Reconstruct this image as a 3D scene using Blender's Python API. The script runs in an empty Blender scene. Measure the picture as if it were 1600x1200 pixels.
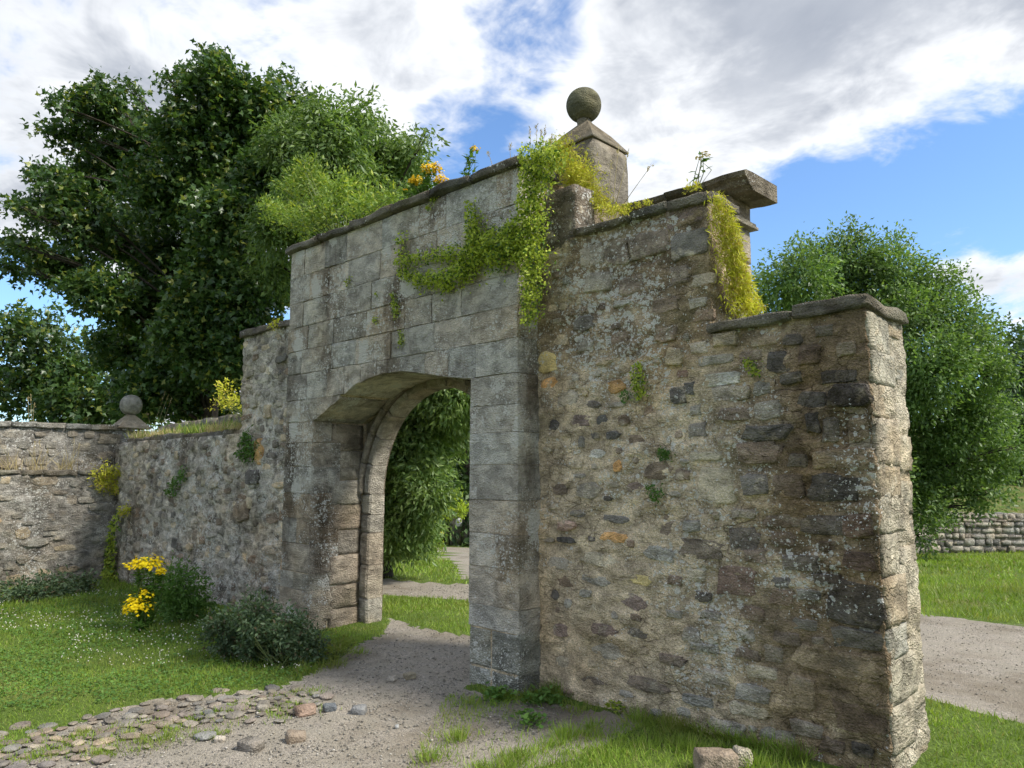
import bpy, math, random
import numpy as np
from mathutils import Matrix, Vector

# ------------------------------------------------------------------ camera
sc = bpy.context.scene
col = sc.collection
FPX, PITCH, YAW = 1170.0, math.radians(6.7), math.radians(44.0)
CF = np.array([-math.sin(YAW)*math.cos(PITCH), math.cos(YAW)*math.cos(PITCH), math.sin(PITCH)])
CR = np.array([math.cos(YAW), math.sin(YAW), 0.0])
CU = np.cross(CR, CF)
CAM = np.array([4.1336, -4.3513, 1.70])
cd = bpy.data.cameras.new('camera')
cam = bpy.data.objects.new('camera', cd); col.objects.link(cam)
cd.sensor_width = 36.0; cd.lens = 36.0*FPX/1600.0
cd.clip_start = 0.05; cd.clip_end = 2000.0
cam.matrix_world = Matrix(((CR[0], CU[0], -CF[0], CAM[0]), (CR[1], CU[1], -CF[1], CAM[1]),
                           (CR[2], CU[2], -CF[2], CAM[2]), (0, 0, 0, 1)))
sc.camera = cam

# ------------------------------------------------------------------ light
SUN_DIR = np.array([0.640, 0.250, 0.727]); SUN_DIR /= np.linalg.norm(SUN_DIR)   # towards the sun
SUN_EL = math.asin(SUN_DIR[2]); SUN_AZ = math.atan2(SUN_DIR[0], SUN_DIR[1])
sd = bpy.data.lights.new('sun', 'SUN'); sd.energy = 2.1; sd.angle = math.radians(11.0); sd.color = (1.0, 0.95, 0.86)
sun = bpy.data.objects.new('sun', sd); col.objects.link(sun)
sun.rotation_euler = Vector(SUN_DIR).to_track_quat('Z', 'Y').to_euler()

def ray(x, y):
    return CF + CR*((x-800.0)/FPX) - CU*((y-600.0)/FPX)
def nz(v):
    v = np.asarray(v, float); return v/np.linalg.norm(v)

world = bpy.data.worlds.new('World'); sc.world = world; world.use_nodes = True
wt = world.node_tree; wt.nodes.clear()
def wn(t, **kw):
    n = wt.nodes.new(t)
    for k, v in kw.items(): setattr(n, k, v)
    return n
def wmath(op, a, b=None, c=None, clamp=False):
    n = wn('ShaderNodeMath', operation=op, use_clamp=clamp)
    for i, q in enumerate((a, b, c)):
        if q is None: continue
        if isinstance(q, (int, float)): n.inputs[i].default_value = q
        else: wt.links.new(q, n.inputs[i])
    return n.outputs[0]
sky = wn('ShaderNodeTexSky', sky_type='NISHITA'); sky.sun_disc = False
sky.sun_elevation = SUN_EL; sky.sun_rotation = SUN_AZ; sky.air_density = 1.0; sky.dust_density = 0.6; sky.ozone_density = 2.0
tc = wn('ShaderNodeTexCoord')
sep = wn('ShaderNodeSeparateXYZ'); wt.links.new(tc.outputs['Generated'], sep.inputs[0])
zc = wmath('MAXIMUM', sep.outputs[2], 0.0)
den = wmath('ADD', zc, 0.22)
cmb = wn('ShaderNodeCombineXYZ')
wt.links.new(wmath('DIVIDE', sep.outputs[0], den), cmb.inputs[0])
wt.links.new(wmath('DIVIDE', sep.outputs[1], den), cmb.inputs[1])
def wnoise(scale, detail, rough, off, dist=0.0):
    m = wn('ShaderNodeMapping'); m.inputs['Location'].default_value = off
    wt.links.new(cmb.outputs[0], m.inputs[0])
    n = wn('ShaderNodeTexNoise'); n.inputs['Scale'].default_value = scale; n.inputs['Detail'].default_value = detail
    n.inputs['Roughness'].default_value = rough; n.inputs['Distortion'].default_value = dist
    wt.links.new(m.outputs[0], n.inputs['Vector']); return n.outputs['Fac']
n1 = wnoise(1.7, 6.0, 0.60, (3.1, 7.7, 0.0), 0.3)
n3 = wnoise(6.5, 5.0, 0.62, (1.7, 4.2, 2.0), 0.5)
cover = wmath('ADD', wmath('MULTIPLY', wmath('SUBTRACT', n1, 0.5), 2.5), wmath('MULTIPLY', wmath('SUBTRACT', n3, 0.5), 0.95))
cover = wmath('ADD', cover, 0.62)
# open gaps and thick banks of the cloud deck as seen that day (direction, cosine radius, amount)
def spot(x, y, rpx, amt):
    global cover
    d = nz(ray(x, y)); r = math.atan(rpx/FPX)
    vd = wn('ShaderNodeVectorMath', operation='DOT_PRODUCT'); wt.links.new(tc.outputs['Generated'], vd.inputs[0])
    vd.inputs[1].default_value = d
    mr = wn('ShaderNodeMapRange', interpolation_type='SMOOTHSTEP')
    mr.inputs['From Min'].default_value = math.cos(r); mr.inputs['From Max'].default_value = math.cos(r*0.12)
    mr.inputs['To Min'].default_value = 0.0; mr.inputs['To Max'].default_value = amt
    wt.links.new(vd.outputs['Value'], mr.inputs['Value'])
    cover = wmath('ADD', cover, mr.outputs[0])
spot(1450, 400, 330, -0.62); spot(1330, 430, 230, -0.35); spot(1640, 270, 170, -0.3); spot(1240, 360, 150, -0.25)
spot(845, 40, 120, -0.36); spot(760, 215, 120, -0.22); spot(60, 520, 170, -0.5); spot(1560, 440, 110, 0.75); spot(1490,410,70,.35)
spot(770, 100, 120, -0.07); spot(700, 235, 100, -0.08); spot(300, 60, 600, 0.30); spot(1080, 170, 330, 0.34); spot(1400, 30, 230, 0.25); spot(1540, 40, 200, 0.3); spot(620, 120, 220, 0.22)
dens = wn('ShaderNodeMapRange', interpolation_type='SMOOTHSTEP')
dens.inputs['From Min'].default_value = 0.30; dens.inputs['From Max'].default_value = 0.78
wt.links.new(cover, dens.inputs['Value'])
# shading inside the clouds: thick parts greyer, edges bright
n2 = wnoise(2.3, 7.0, 0.55, (11.0, 2.0, 5.0), 0.4)
thick = wn('ShaderNodeMapRange', interpolation_type='SMOOTHSTEP')
thick.inputs['From Min'].default_value = 0.60; thick.inputs['From Max'].default_value = 1.25
wt.links.new(cover, thick.inputs['Value'])
shade = wmath('ADD', wmath('MULTIPLY', thick.outputs[0], 0.85), wmath('MULTIPLY', wmath('SUBTRACT', n2, 0.47), 1.6), clamp=True)
cr_ = wn('ShaderNodeMix', data_type='RGBA')
wt.links.new(shade, cr_.inputs['Factor'])
cr_.inputs['A'].default_value = (4.15, 4.25, 4.4, 1); cr_.inputs['B'].default_value = (1.75, 1.92, 2.25, 1)
blue = wn('ShaderNodeMix', data_type='RGBA', blend_type='MULTIPLY'); blue.inputs['Factor'].default_value = 1.0
wt.links.new(sky.outputs[0], blue.inputs['A']); blue.inputs['B'].default_value = (0.64, 0.78, 0.92, 1)
cm = wn('ShaderNodeMix', data_type='RGBA')
wt.links.new(dens.outputs[0], cm.inputs['Factor']); wt.links.new(blue.outputs['Result'], cm.inputs['A']); wt.links.new(cr_.outputs['Result'], cm.inputs['B'])
bg = wn('ShaderNodeBackground'); bg.inputs['Strength'].default_value = 0.10
wt.links.new(cm.outputs['Result'], bg.inputs['Color'])
wo = wn('ShaderNodeOutputWorld'); wt.links.new(bg.outputs[0], wo.inputs[0])

sc.view_settings.view_transform = 'Standard'; sc.view_settings.look = 'None'
sc.view_settings.exposure = 1.4; sc.view_settings.gamma = 1.0; sc.view_settings.use_curve_mapping = False
sc.render.engine = 'CYCLES'
sc.cycles.max_bounces = 4; sc.cycles.diffuse_bounces = 2; sc.cycles.transmission_bounces = 2; sc.cycles.glossy_bounces = 1; sc.cycles.use_adaptive_sampling = True; sc.cycles.adaptive_threshold = 0.02
sc.cycles.use_denoising = True
try: sc.cycles.denoiser = 'OPENIMAGEDENOISE'
except Exception: pass

# ------------------------------------------------------------------ helpers
rng = np.random.default_rng(7); random.seed(7)
_perm = np.random.default_rng(3).random(4096)
def vnoise(P, scale=1.0, seed=0):
    P = np.asarray(P, float)*scale + seed*17.31
    I = np.floor(P).astype(np.int64); Fr = P-I; Fr = Fr*Fr*(3-2*Fr)
    def h(dx, dy, dz):
        k = (I[..., 0]+dx)*374761393 + (I[..., 1]+dy)*668265263 + (I[..., 2]+dz)*2147483647
        k = (k ^ (k >> 13))*1274126177
        return _perm[(k ^ (k >> 16)) & 4095]
    fx, fy, fz = Fr[..., 0], Fr[..., 1], Fr[..., 2]
    a = h(0,0,0)*(1-fx)+h(1,0,0)*fx; b = h(0,1,0)*(1-fx)+h(1,1,0)*fx
    c = h(0,0,1)*(1-fx)+h(1,0,1)*fx; d = h(0,1,1)*(1-fx)+h(1,1,1)*fx
    return (a*(1-fy)+b*fy)*(1-fz) + (c*(1-fy)+d*fy)*fz
def fbm(P, scale, oct=4, seed=0, rough=0.5):
    t = 0; a = 1; s = 0
    for i in range(oct):
        t = t + a*(vnoise(P, scale*2**i, seed+i)-0.5); s += a; a *= rough
    return 2*t/s

def onY(x, y, Y): d = ray(x, y); return CAM + d*((Y-CAM[1])/d[1])
def onX(x, y, X): d = ray(x, y); return CAM + d*((X-CAM[0])/d[0])
def atD(x, y, D): return CAM + ray(x, y)*D
def depth(X, Y): return (X-CAM[0])*-math.sin(YAW) + (Y-CAM[1])*math.cos(YAW)
def gz(X, Y):
    X = np.asarray(X, float); Y = np.asarray(Y, float)
    d = depth(X, Y)
    z = -0.03*np.clip(d-9, 0, 5) - 0.062*np.clip(d-14, 0, 14)
    P = np.stack([X, Y, X*0], -1)
    return z + 0.05*fbm(P, 0.45, 2, 5)*np.clip(1.0, 0, 1)
def onG(x, y):
    d = ray(x, y); t = 1.70/max(-d[2], 1e-3)
    for _ in range(30):
        p = CAM + d*t; t = (CAM[2]-float(gz(p[0], p[1])))/max(-d[2], 1e-3)
    return CAM + d*t

def tag(o, label=None, cat=None, group=None, kind=None):
    if label: o['label'] = label
    if cat: o['category'] = cat
    if group: o['group'] = group
    if kind: o['kind'] = kind
    return o
WL = {}
def empty(name, loc=(0, 0, 0)):
    o = bpy.data.objects.new(name, None); col.objects.link(o); o.location = tuple(map(float, loc)); o.empty_display_size = 0.1
    WL[o.name] = np.asarray(loc, float); return o
def link(name, me, mat=None, parent=None, loc=(0, 0, 0), color=None, rot=None):
    """link a mesh whose vertices are relative to the world point loc"""
    o = bpy.data.objects.new(name, me); col.objects.link(o)
    if mat is not None and len(me.materials) == 0: me.materials.append(mat)
    loc = np.asarray(loc, float); WL[o.name] = loc
    if parent is not None: o.parent = parent; o.location = tuple(loc-WL[parent.name])
    else: o.location = tuple(loc)
    if rot is not None: o.rotation_euler = rot
    if color is not None: o.color = (*map(float, color), 1.0)
    return o
def mesh(name, V, F, smooth=False):
    me = bpy.data.meshes.new(name)
    V = np.asarray(V, np.float32)
    if isinstance(F, np.ndarray):
        k = F.shape[1]; n = len(F)
        me.vertices.add(len(V)); me.vertices.foreach_set('co', V.ravel())
        me.loops.add(n*k); me.loops.foreach_set('vertex_index', F.astype(np.int32).ravel())
        me.polygons.add(n); me.polygons.foreach_set('loop_start', np.arange(0, n*k, k, dtype=np.int32))
        if smooth: me.polygons.foreach_set('use_smooth', np.ones(n, bool))
        me.update(calc_edges=True); me.validate()
    else:
        me.from_pydata([tuple(map(float, v)) for v in V], [], F)
        if smooth: me.polygons.foreach_set('use_smooth', np.ones(len(me.polygons), bool))
        me.update()
    return me
class Acc:
    """collects pieces of one part"""
    def __init__(s): s.V = []; s.F = []; s.n = 0
    def add(s, V, F):
        V = np.asarray(V, float); s.V.append(V); s.F += [tuple(i+s.n for i in f) for f in F]; s.n += len(V)
    def mesh(s, name, smooth=False): return mesh(name, np.concatenate(s.V), s.F, smooth)
def tube(pts, rad, k=6, cap=True):
    pts = np.asarray(pts, float); n = len(pts); rad = np.broadcast_to(np.asarray(rad, float), (n,))
    V = []; F = []
    up = np.array([0.13, 0.31, 0.94])
    for i in range(n):
        t = pts[min(i+1, n-1)]-pts[max(i-1, 0)]; t = t/(np.linalg.norm(t)+1e-9)
        a = np.cross(t, up); 
        if np.linalg.norm(a) < 1e-3: a = np.cross(t, [1, 0, 0])
        a /= np.linalg.norm(a); b = np.cross(t, a)
        for j in range(k):
            th = 2*math.pi*j/k
            V.append(pts[i]+rad[i]*(a*math.cos(th)+b*math.sin(th)))
    for i in range(n-1):
        for j in range(k):
            F.append((i*k+j, i*k+(j+1) % k, (i+1)*k+(j+1) % k, (i+1)*k+j))
    if cap: F.append(tuple(range(k-1, -1, -1))); F.append(tuple((n-1)*k+j for j in range(k)))
    return np.array(V), F
def cube_grid(n):
    """unit cube surface [-1,1] with n cells a side, shared vertices"""
    idx = {}; V = []; F = []
    def vid(p):
        k = tuple(np.round(p, 5))
        if k not in idx: idx[k] = len(V); V.append(p)
        return idx[k]
    ls = np.linspace(-1, 1, n+1)
    for ax in range(3):
        for s in (-1, 1):
            for i in range(n):
                for j in range(n):
                    q = []
                    for (a, b) in ((i, j), (i+1, j), (i+1, j+1), (i, j+1)):
                        p = [0, 0, 0]; p[ax] = s; p[(ax+1) % 3] = ls[a]; p[(ax+2) % 3] = ls[b]
                        q.append(vid(tuple(p)))
                    F.append(tuple(q if s > 0 else q[::-1]))
    return np.array(V, float), F
_cg = {n: cube_grid(n) for n in (2, 3, 4, 6)}
def rock_mesh(name, size, seed, rnd=0.25, amp=0.06, n=3, freq=1.6, smooth=True):
    """an uneven stone: rounded box with noisy faces, half sizes from size"""
    V, F = _cg[n]; V = V.copy()
    s = np.asarray(size, float)/2
    r = rnd*min(s)
    W = V*s
    inner = np.clip(W, -(s-r), s-r); dlt = W-inner; L = np.linalg.norm(dlt, axis=1, keepdims=True)
    W = inner + np.where(L > 1e-9, dlt/np.maximum(L, 1e-9)*r, 0)
    m = float(np.mean(sorted(s)[:2]))
    Nn = np.stack([fbm(W/m, freq, 3, seed*3.1+c*5.7) for c in range(3)], -1)
    W = W + Nn*amp*m*2
    return mesh(name, W, F, smooth)
def block_mesh(name, poly, y0, y1, bev=0.012, proud=0.0, seed=0, amp=0.004, smooth=False):
    """dressed block: outline poly in (x,z), face at y0-proud, back at y1, worn arrises"""
    P = np.asarray(poly, float)
    Q = []
    n = len(P)
    for i in range(n):
        a, b = P[i], P[(i+1) % n]; L = np.linalg.norm(b-a); k = max(1, int(L/0.11))
        for j in range(k): Q.append(a+(b-a)*j/k)
    Q = np.array(Q); c = Q.mean(0)
    jit = np.stack([fbm(np.c_[Q*1.0, np.full(len(Q), seed*1.7)], 6, 2, seed), fbm(np.c_[Q, np.full(len(Q), seed*2.3)], 6, 2, seed+9)], -1)
    Q = Q + jit*amp
    d = Q-c; ext = np.maximum(np.abs(d).max(0), 1e-3)
    B = np.sign(d)*np.minimum(np.abs(d), ext)*(bev/ext)      # inset towards the centre
    m = len(Q)
    yf = y0-proud
    yj = amp*fbm(np.c_[Q, np.full(len(Q), seed*3.3)], 5, 2, seed+3)*1.6
    R0 = np.c_[Q[:, 0], np.full(m, y1), Q[:, 1]]
    R1 = np.c_[Q[:, 0], np.full(m, yf+bev*0.9)+yj, Q[:, 1]]
    R2 = np.c_[Q[:, 0]-B[:, 0], np.full(m, yf)+yj, Q[:, 1]-B[:, 1]]
    V = np.concatenate([R0, R1, R2]); F = []
    for r in (0, 1):
        for i in range(m):
            j = (i+1) % m
            F.append((r*m+i, r*m+j, (r+1)*m+j, (r+1)*m+i))
    F.append(tuple(2*m+i for i in range(m)))
    F.append(tuple(range(m-1, -1, -1)))
    me = mesh(name, V, F, smooth); fixn(me); return me
def fixn(me):
    import bmesh
    bm = bmesh.new(); bm.from_mesh(me); bmesh.ops.recalc_face_normals(bm, faces=bm.faces); bm.to_mesh(me); bm.free()
def grid_ribbon(path, z0, z1, step, disp, top=True):
    """closed wall body: outline path (x,y) closed loop, from z0 to z1, displaced by disp(P, N)"""
    path = np.asarray(path, float); n = len(path); Q = []; Nn = []
    for i in range(n):
        a, b = path[i], path[(i+1) % n]; L = np.linalg.norm(b-a); k = max(1, int(round(L/step)))
        t = (b-a)/L; nn = np.array([t[1], -t[0]])
        for j in range(k): Q.append(a+(b-a)*j/k); Nn.append(nn)
    Q = np.array(Q); Nn = np.array(Nn)
    Nn = (Nn+np.roll(Nn, 1, 0)+np.roll(Nn, -1, 0)); Nn /= np.linalg.norm(Nn, axis=1, keepdims=True)
    nzv = max(2, int(round((z1-z0)/step))+1); zs = np.linspace(z0, z1, nzv); m = len(Q)
    V = np.zeros((nzv, m, 3)); V[..., 0] = Q[:, 0]; V[..., 1] = Q[:, 1]; V[..., 2] = zs[:, None]
    N3 = np.zeros((nzv, m, 3)); N3[..., 0] = Nn[:, 0]; N3[..., 1] = Nn[:, 1]
    V = disp(V.reshape(-1, 3), N3.reshape(-1, 3))
    i = np.arange(nzv-1)[:, None]*m; j = np.arange(m)[None, :]; j2 = (j+1) % m
    F = np.stack([i+j, i+j2, i+m+j2, i+m+j], -1).reshape(-1, 4)
    return V, F, m, nzv

# --- materials -----------------------------------------------------------
class NT:
    def __init__(s, name):
        s.m = bpy.data.materials.new(name); s.m.use_nodes = True; s.t = s.m.node_tree; s.t.nodes.clear()
        s.out = s.n('ShaderNodeOutputMaterial')
        s.geo = s.n('ShaderNodeNewGeometry'); s.obi = s.n('ShaderNodeObjectInfo'); s.pos = s.geo.outputs['Position']
    def n(s, t, **kw):
        q = s.t.nodes.new(t)
        for k, v in kw.items(): setattr(q, k, v)
        return q
    def set(s, inp, v):
        if isinstance(v, bpy.types.NodeSocket): s.t.links.new(v, inp)
        elif isinstance(v, (tuple, list)) and len(v) == 3 and inp.type == 'RGBA': inp.default_value = (*v, 1)
        else: inp.default_value = v
    def math(s, op, a, b=0.0, c=None, clamp=False):
        q = s.n('ShaderNodeMath', operation=op, use_clamp=clamp); s.set(q.inputs[0], a); s.set(q.inputs[1], b)
        if c is not None: s.set(q.inputs[2], c)
        return q.outputs[0]
    def mix(s, f, a, b, blend='MIX'):
        q = s.n('ShaderNodeMix', data_type='RGBA', blend_type=blend); s.set(q.inputs['Factor'], f)
        s.set(q.inputs['A'], a); s.set(q.inputs['B'], b); return q.outputs['Result']
    def map(s, v, a, b, c=0.0, d=1.0, smooth=True):
        q = s.n('ShaderNodeMapRange', interpolation_type='SMOOTHSTEP' if smooth else 'LINEAR')
        s.set(q.inputs['Value'], v)
        for k, x in zip(('From Min', 'From Max', 'To Min', 'To Max'), (a, b, c, d)): s.set(q.inputs[k], x)
        return q.outputs[0]
    def vec(s, scale=(1, 1, 1), loc=(0, 0, 0), src=None):
        q = s.n('ShaderNodeMapping'); s.t.links.new(src or s.geo.outputs['Position'], q.inputs[0])
        q.inputs['Scale'].default_value = scale; q.inputs['Location'].default_value = loc; return q.outputs[0]
    def noise(s, scale, detail=4, rough=0.55, vec=None, dist=0.0):
        q = s.n('ShaderNodeTexNoise'); q.inputs['Scale'].default_value = scale; q.inputs['Detail'].default_value = detail
        q.inputs['Roughness'].default_value = rough; q.inputs['Distortion'].default_value = dist
        s.t.links.new(vec or s.pos, q.inputs['Vector']); return q.outputs['Fac']
    def voro(s, scale, feat='F1', out='Distance', vec=None, rnd=1.0):
        q = s.n('ShaderNodeTexVoronoi', feature=feat); q.inputs['Scale'].default_value = scale; q.inputs['Randomness'].default_value = rnd
        s.t.links.new(vec or s.geo.outputs['Position'], q.inputs['Vector']); return q.outputs[out]
    def bump(s, h, strength, dist, nrm=None):
        q = s.n('ShaderNodeBump'); q.inputs['Strength'].default_value = strength; q.inputs['Distance'].default_value = dist
        s.set(q.inputs['Height'], h)
        if nrm is not None: s.t.links.new(nrm, q.inputs['Normal'])
        return q.outputs[0]
    def finish(s, colr, rough=0.9, nrm=None, spec=0.25):
        b = s.n('ShaderNodeBsdfPrincipled'); s.set(b.inputs['Base Color'], colr); s.set(b.inputs['Roughness'], rough)
        b.inputs['Specular IOR Level'].default_value = spec
        if nrm is not None: s.t.links.new(nrm, b.inputs['Normal'])
        s.t.links.new(b.outputs[0], s.out.inputs['Surface']); return s.m

def stone_mat(name, lichen=0.5, stain=0.5, moss=0.3, pits=0.5, base=None, warp=0.35, stain_zone=None, specks=1.0, smear=None, cells=0.0, blotch=0.0, cracks=0.0, strata=0.0, crust=None, single=False):
    """weathered stone; the stone's own colour comes from the object's colour"""
    k = NT(name)
    c0 = k.obi.outputs['Color'] if base is None else base
    if single:      # every block cut from its own bed: its own grain
        of = k.n('ShaderNodeVectorMath', operation='MULTIPLY_ADD'); cb = k.n('ShaderNodeCombineXYZ')
        for i in range(3): k.t.links.new(k.obi.outputs['Random'], cb.inputs[i])
        k.t.links.new(cb.outputs[0], of.inputs[0]); of.inputs[1].default_value = (41, 67, 53); k.t.links.new(k.geo.outputs['Position'], of.inputs[2]); k.pos = of.outputs[0]
    n_low = k.noise(5.0, 3, 0.6, k.vec((1, 1, 1.8), (3, 3, 3), k.pos), 0.6); n_mid = k.noise(11, 4, 0.65); n_fine = k.noise(70, 2, 0.6); grit = k.noise(240, 1, 0.6)
    v = k.math('ADD', k.math('MULTIPLY', k.math('SUBTRACT', n_mid, 0.5), warp*2.2), 1.0)
    v = k.math('ADD', v, k.math('MULTIPLY', k.math('SUBTRACT', n_fine, 0.5), warp*2.4))
    v = k.math('ADD', v, k.math('MULTIPLY', k.math('SUBTRACT', grit, 0.5), warp*1.7))
    v = k.math('MULTIPLY', v, k.map(n_low, 0.32, 0.66, 0.66, 1.24))  # relief hollows darkened, crests lightened in colour: crevice dirt plus painted occlusion shade
    vv = k.n('ShaderNodeCombineXYZ')
    for i in range(3): k.t.links.new(v, vv.inputs[i])
    c = k.mix(1.0, c0, vv.outputs[0], 'MULTIPLY')
    if cells > 0:
        cv_ = k.n('ShaderNodeTexVoronoi', feature='F1'); cv_.inputs['Scale'].default_value = 8.5
        wq = k.n('ShaderNodeMix', data_type='VECTOR'); wq.inputs['Factor'].default_value = 0.10
        nq = k.n('ShaderNodeTexNoise'); nq.inputs['Scale'].default_value = 9; nq.inputs['Detail'].default_value = 2
        k.t.links.new(k.vec((1, 1, 1.5)), wq.inputs['A']); k.t.links.new(k.geo.outputs['Position'], nq.inputs['Vector']); k.t.links.new(nq.outputs['Color'], wq.inputs['B'])
        k.t.links.new(wq.outputs['Result'], cv_.inputs['Vector'])
        sc_ = k.n('ShaderNodeSeparateColor'); k.t.links.new(cv_.outputs['Color'], sc_.inputs[0])
        cl_ = k.map(sc_.outputs[0], 0, 1, 1-cells, 1+cells*0.8, False)
        cq = k.n('ShaderNodeCombineXYZ')
        for i in range(3): k.t.links.new(cl_, cq.inputs[i])
        c = k.mix(k.map(cv_.outputs['Distance'], 0.40, 0.58, 1, 0), c, k.mix(1.0, c, cq.outputs[0], 'MULTIPLY'))
    k.pos = k.geo.outputs['Position']
    # warm / cool drift
    c = k.mix(k.map(k.noise(1.3, 3, 0.5, k.vec(loc=(5, 3, 1))), 0.45, 0.75, 0, 0.45), c, k.mix(1.0, c, (1.25, 1.02, 0.72), 'MULTIPLY'))
    if smear is not None: c = k.mix(k.map(k.noise(7.5, 3, 0.6, k.vec(loc=(6, 6, 2))), 0.55, 0.70, 0, 0.85), c, k.mix(1.0, smear, vv.outputs[0], 'MULTIPLY'))
    hx = None
    if strata > 0:
        st = k.noise(1.0, 4, 0.65, k.vec((7, 7, 42), (1, 2, 3)), 1.2)
        sm_ = k.map(k.noise(2.7, 2, 0.5, k.vec(loc=(8, 1, 5))), 0.42, 0.62)
        sv = k.math('MULTIPLY', k.math('SUBTRACT', st, 0.5), sm_)
        hx = k.math('MULTIPLY', sv, 3.0*strata)
        dk = k.map(sv, -0.02, -0.14, 0, 0.75*strata)
        c = k.mix(dk, c, k.mix(1.0, c, (0.32, 0.29, 0.27), 'MULTIPLY'))
        c = k.mix(k.map(sv, 0.04, 0.16, 0, 0.5*strata), c, k.mix(1.0, c, (1.45, 1.42, 1.36), 'MULTIPLY'))
    if cracks > 0:
        wz = k.n('ShaderNodeMix', data_type='VECTOR'); wz.inputs['Factor'].default_value = 0.16
        nw = k.n('ShaderNodeTexNoise'); nw.inputs['Scale'].default_value = 7; nw.inputs['Detail'].default_value = 4
        k.t.links.new(k.vec((1, 1, 1.7)), wz.inputs['A']); k.t.links.new(k.geo.outputs['Position'], nw.inputs['Vector']); k.t.links.new(nw.outputs['Color'], wz.inputs['B'])
        ck = k.voro(6.5, 'DISTANCE_TO_EDGE', vec=wz.outputs['Result'])
        cmk = k.map(k.noise(2.1, 3, 0.6, k.vec(loc=(4, 8, 1))), 0.40, 0.60)
        ln = k.math('MULTIPLY', k.map(ck, 0.0, 0.040, 1, 0), cmk)
        c = k.mix(k.math('MULTIPLY', ln, 0.85*cracks), c, k.mix(1.0, c, (0.26, 0.23, 0.20), 'MULTIPLY'))
        lh = k.math('MULTIPLY', ln, -0.9*cracks); hx = lh if hx is None else k.math('ADD', hx, lh)
    # black crust running down in uneven streaks
    sn = k.noise(1.1, 6, 0.68, k.vec((1.5, 1.5, 0.75), (2, 9, 4)))
    sm = k.map(sn, 0.47, 0.68, 0, stain)
    if stain_zone is not None:
        sx = k.n('ShaderNodeSeparateXYZ'); k.t.links.new(k.geo.outputs['Position'], sx.inputs[0])
        for (ax, a, b, amt) in stain_zone:
            zz = k.map(sx.outputs[ax], a, b, 0, 1)
            zz = k.math('MULTIPLY', zz, k.map(k.noise(2.6, 6, 0.7, k.vec(loc=(1, 1, 8))), 0.28, 0.54, 0, amt))
            sm = k.math('MAXIMUM', sm, zz)
    c = k.mix(sm, c, k.mix(1.0, c, (0.30, 0.265, 0.23), 'MULTIPLY'))
    # green algae
    gm = k.map(k.noise(1.7, 5, 0.6, k.vec(loc=(7, 7, 7))), 0.52, 0.74, 0, moss)
    c = k.mix(gm, c, (0.115, 0.115, 0.045))
    # pale lichen: small crusts, denser in drifts
    drift = k.noise(1.6, 4, 0.6, k.vec(loc=(3, 0, 12)))
    lz = k.map(drift, 0.36, 0.66, 0.0, 1.0)
    if crust is not None:
        sq = k.n('ShaderNodeSeparateXYZ'); k.t.links.new(k.geo.outputs['Position'], sq.inputs[0])
        for (x0, x1, z0, z1, amt) in crust:
            nn_ = k.math('MULTIPLY', k.math('SUBTRACT', k.noise(2.2, 4, 0.6, k.vec(loc=(2, 5, 9))), 0.5), 1.6)
            xx = k.math('ADD', sq.outputs[0], nn_); zz = k.math('ADD', sq.outputs[2], nn_)
            w_ = k.math('MULTIPLY', k.math('MULTIPLY', k.map(xx, x0-0.35, x0+0.2), k.map(xx, x1-0.2, x1+0.35, 1, 0)), k.math('MULTIPLY', k.map(zz, z0-0.35, z0+0.2), k.map(zz, z1-0.2, z1+0.4, 1, 0)))
            lz = k.math('MAXIMUM', lz, k.math('MULTIPLY', w_, amt))
    wv = k.n('ShaderNodeMix', data_type='VECTOR'); wv.inputs['Factor'].default_value = 0.030
    k.t.links.new(k.geo.outputs['Position'], wv.inputs['A'])
    nzc = k.n('ShaderNodeTexNoise'); nzc.inputs['Scale'].default_value = 75; nzc.inputs['Detail'].default_value = 2
    k.t.links.new(k.geo.outputs['Position'], nzc.inputs['Vector']); k.t.links.new(nzc.outputs['Color'], wv.inputs['B'])
    wvec = wv.outputs['Result']
    lich = None
    for (s_, r_, amt) in ((58, 0.30, 0.85), (24, 0.27, 0.75)):
        q = k.n('ShaderNodeTexVoronoi', feature='F1'); q.inputs['Scale'].default_value = s_; k.t.links.new(wvec, q.inputs['Vector'])
        sepc = k.n('ShaderNodeSeparateColor'); k.t.links.new(q.outputs['Color'], sepc.inputs[0]); d = q.outputs['Distance']
        th = k.math('MULTIPLY', k.math('MULTIPLY', lz, lichen*1.5*specks), k.map(sepc.outputs[0], 0.25, 1.0, 0.0, 1.0))
        th = k.math('MULTIPLY', th, r_*1.5)
        e = k.map(k.math('SUBTRACT', th, d), -0.02, 0.05, 0, amt)
        lich = e if lich is None else k.math('MAXIMUM', lich, e)
    c = k.mix(lich, c, k.mix(k.noise(20, 2), (0.56, 0.55, 0.50), (0.74, 0.73, 0.68)))
    if blotch > 0:
        q = k.n('ShaderNodeTexVoronoi', feature='F1'); q.inputs['Scale'].default_value = 4.2; k.t.links.new(k.vec((1, 1, .8), (2.3, 0, 1.1), wvec), q.inputs['Vector'])
        sp_ = k.n('ShaderNodeSeparateColor'); k.t.links.new(q.outputs['Color'], sp_.inputs[0])
        e = k.math('MULTIPLY', k.map(sp_.outputs[1], 0.72, 0.95), 0.52)
        e = k.math('SUBTRACT', e, k.math('ADD', q.outputs['Distance'], k.math('ADD', k.math('MULTIPLY', k.math('SUBTRACT', n_mid, 0.5), 1.3), k.math('MULTIPLY', k.math('SUBTRACT', n_fine, 0.5), 0.9))))
        c = k.mix(k.map(e, -0.02, 0.05, 0, blotch), c, (0.62, 0.60, 0.54))
    # relief
    h = k.math('ADD', k.math('MULTIPLY', n_mid, 0.9), k.math('MULTIPLY', n_fine, 0.6))
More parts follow.
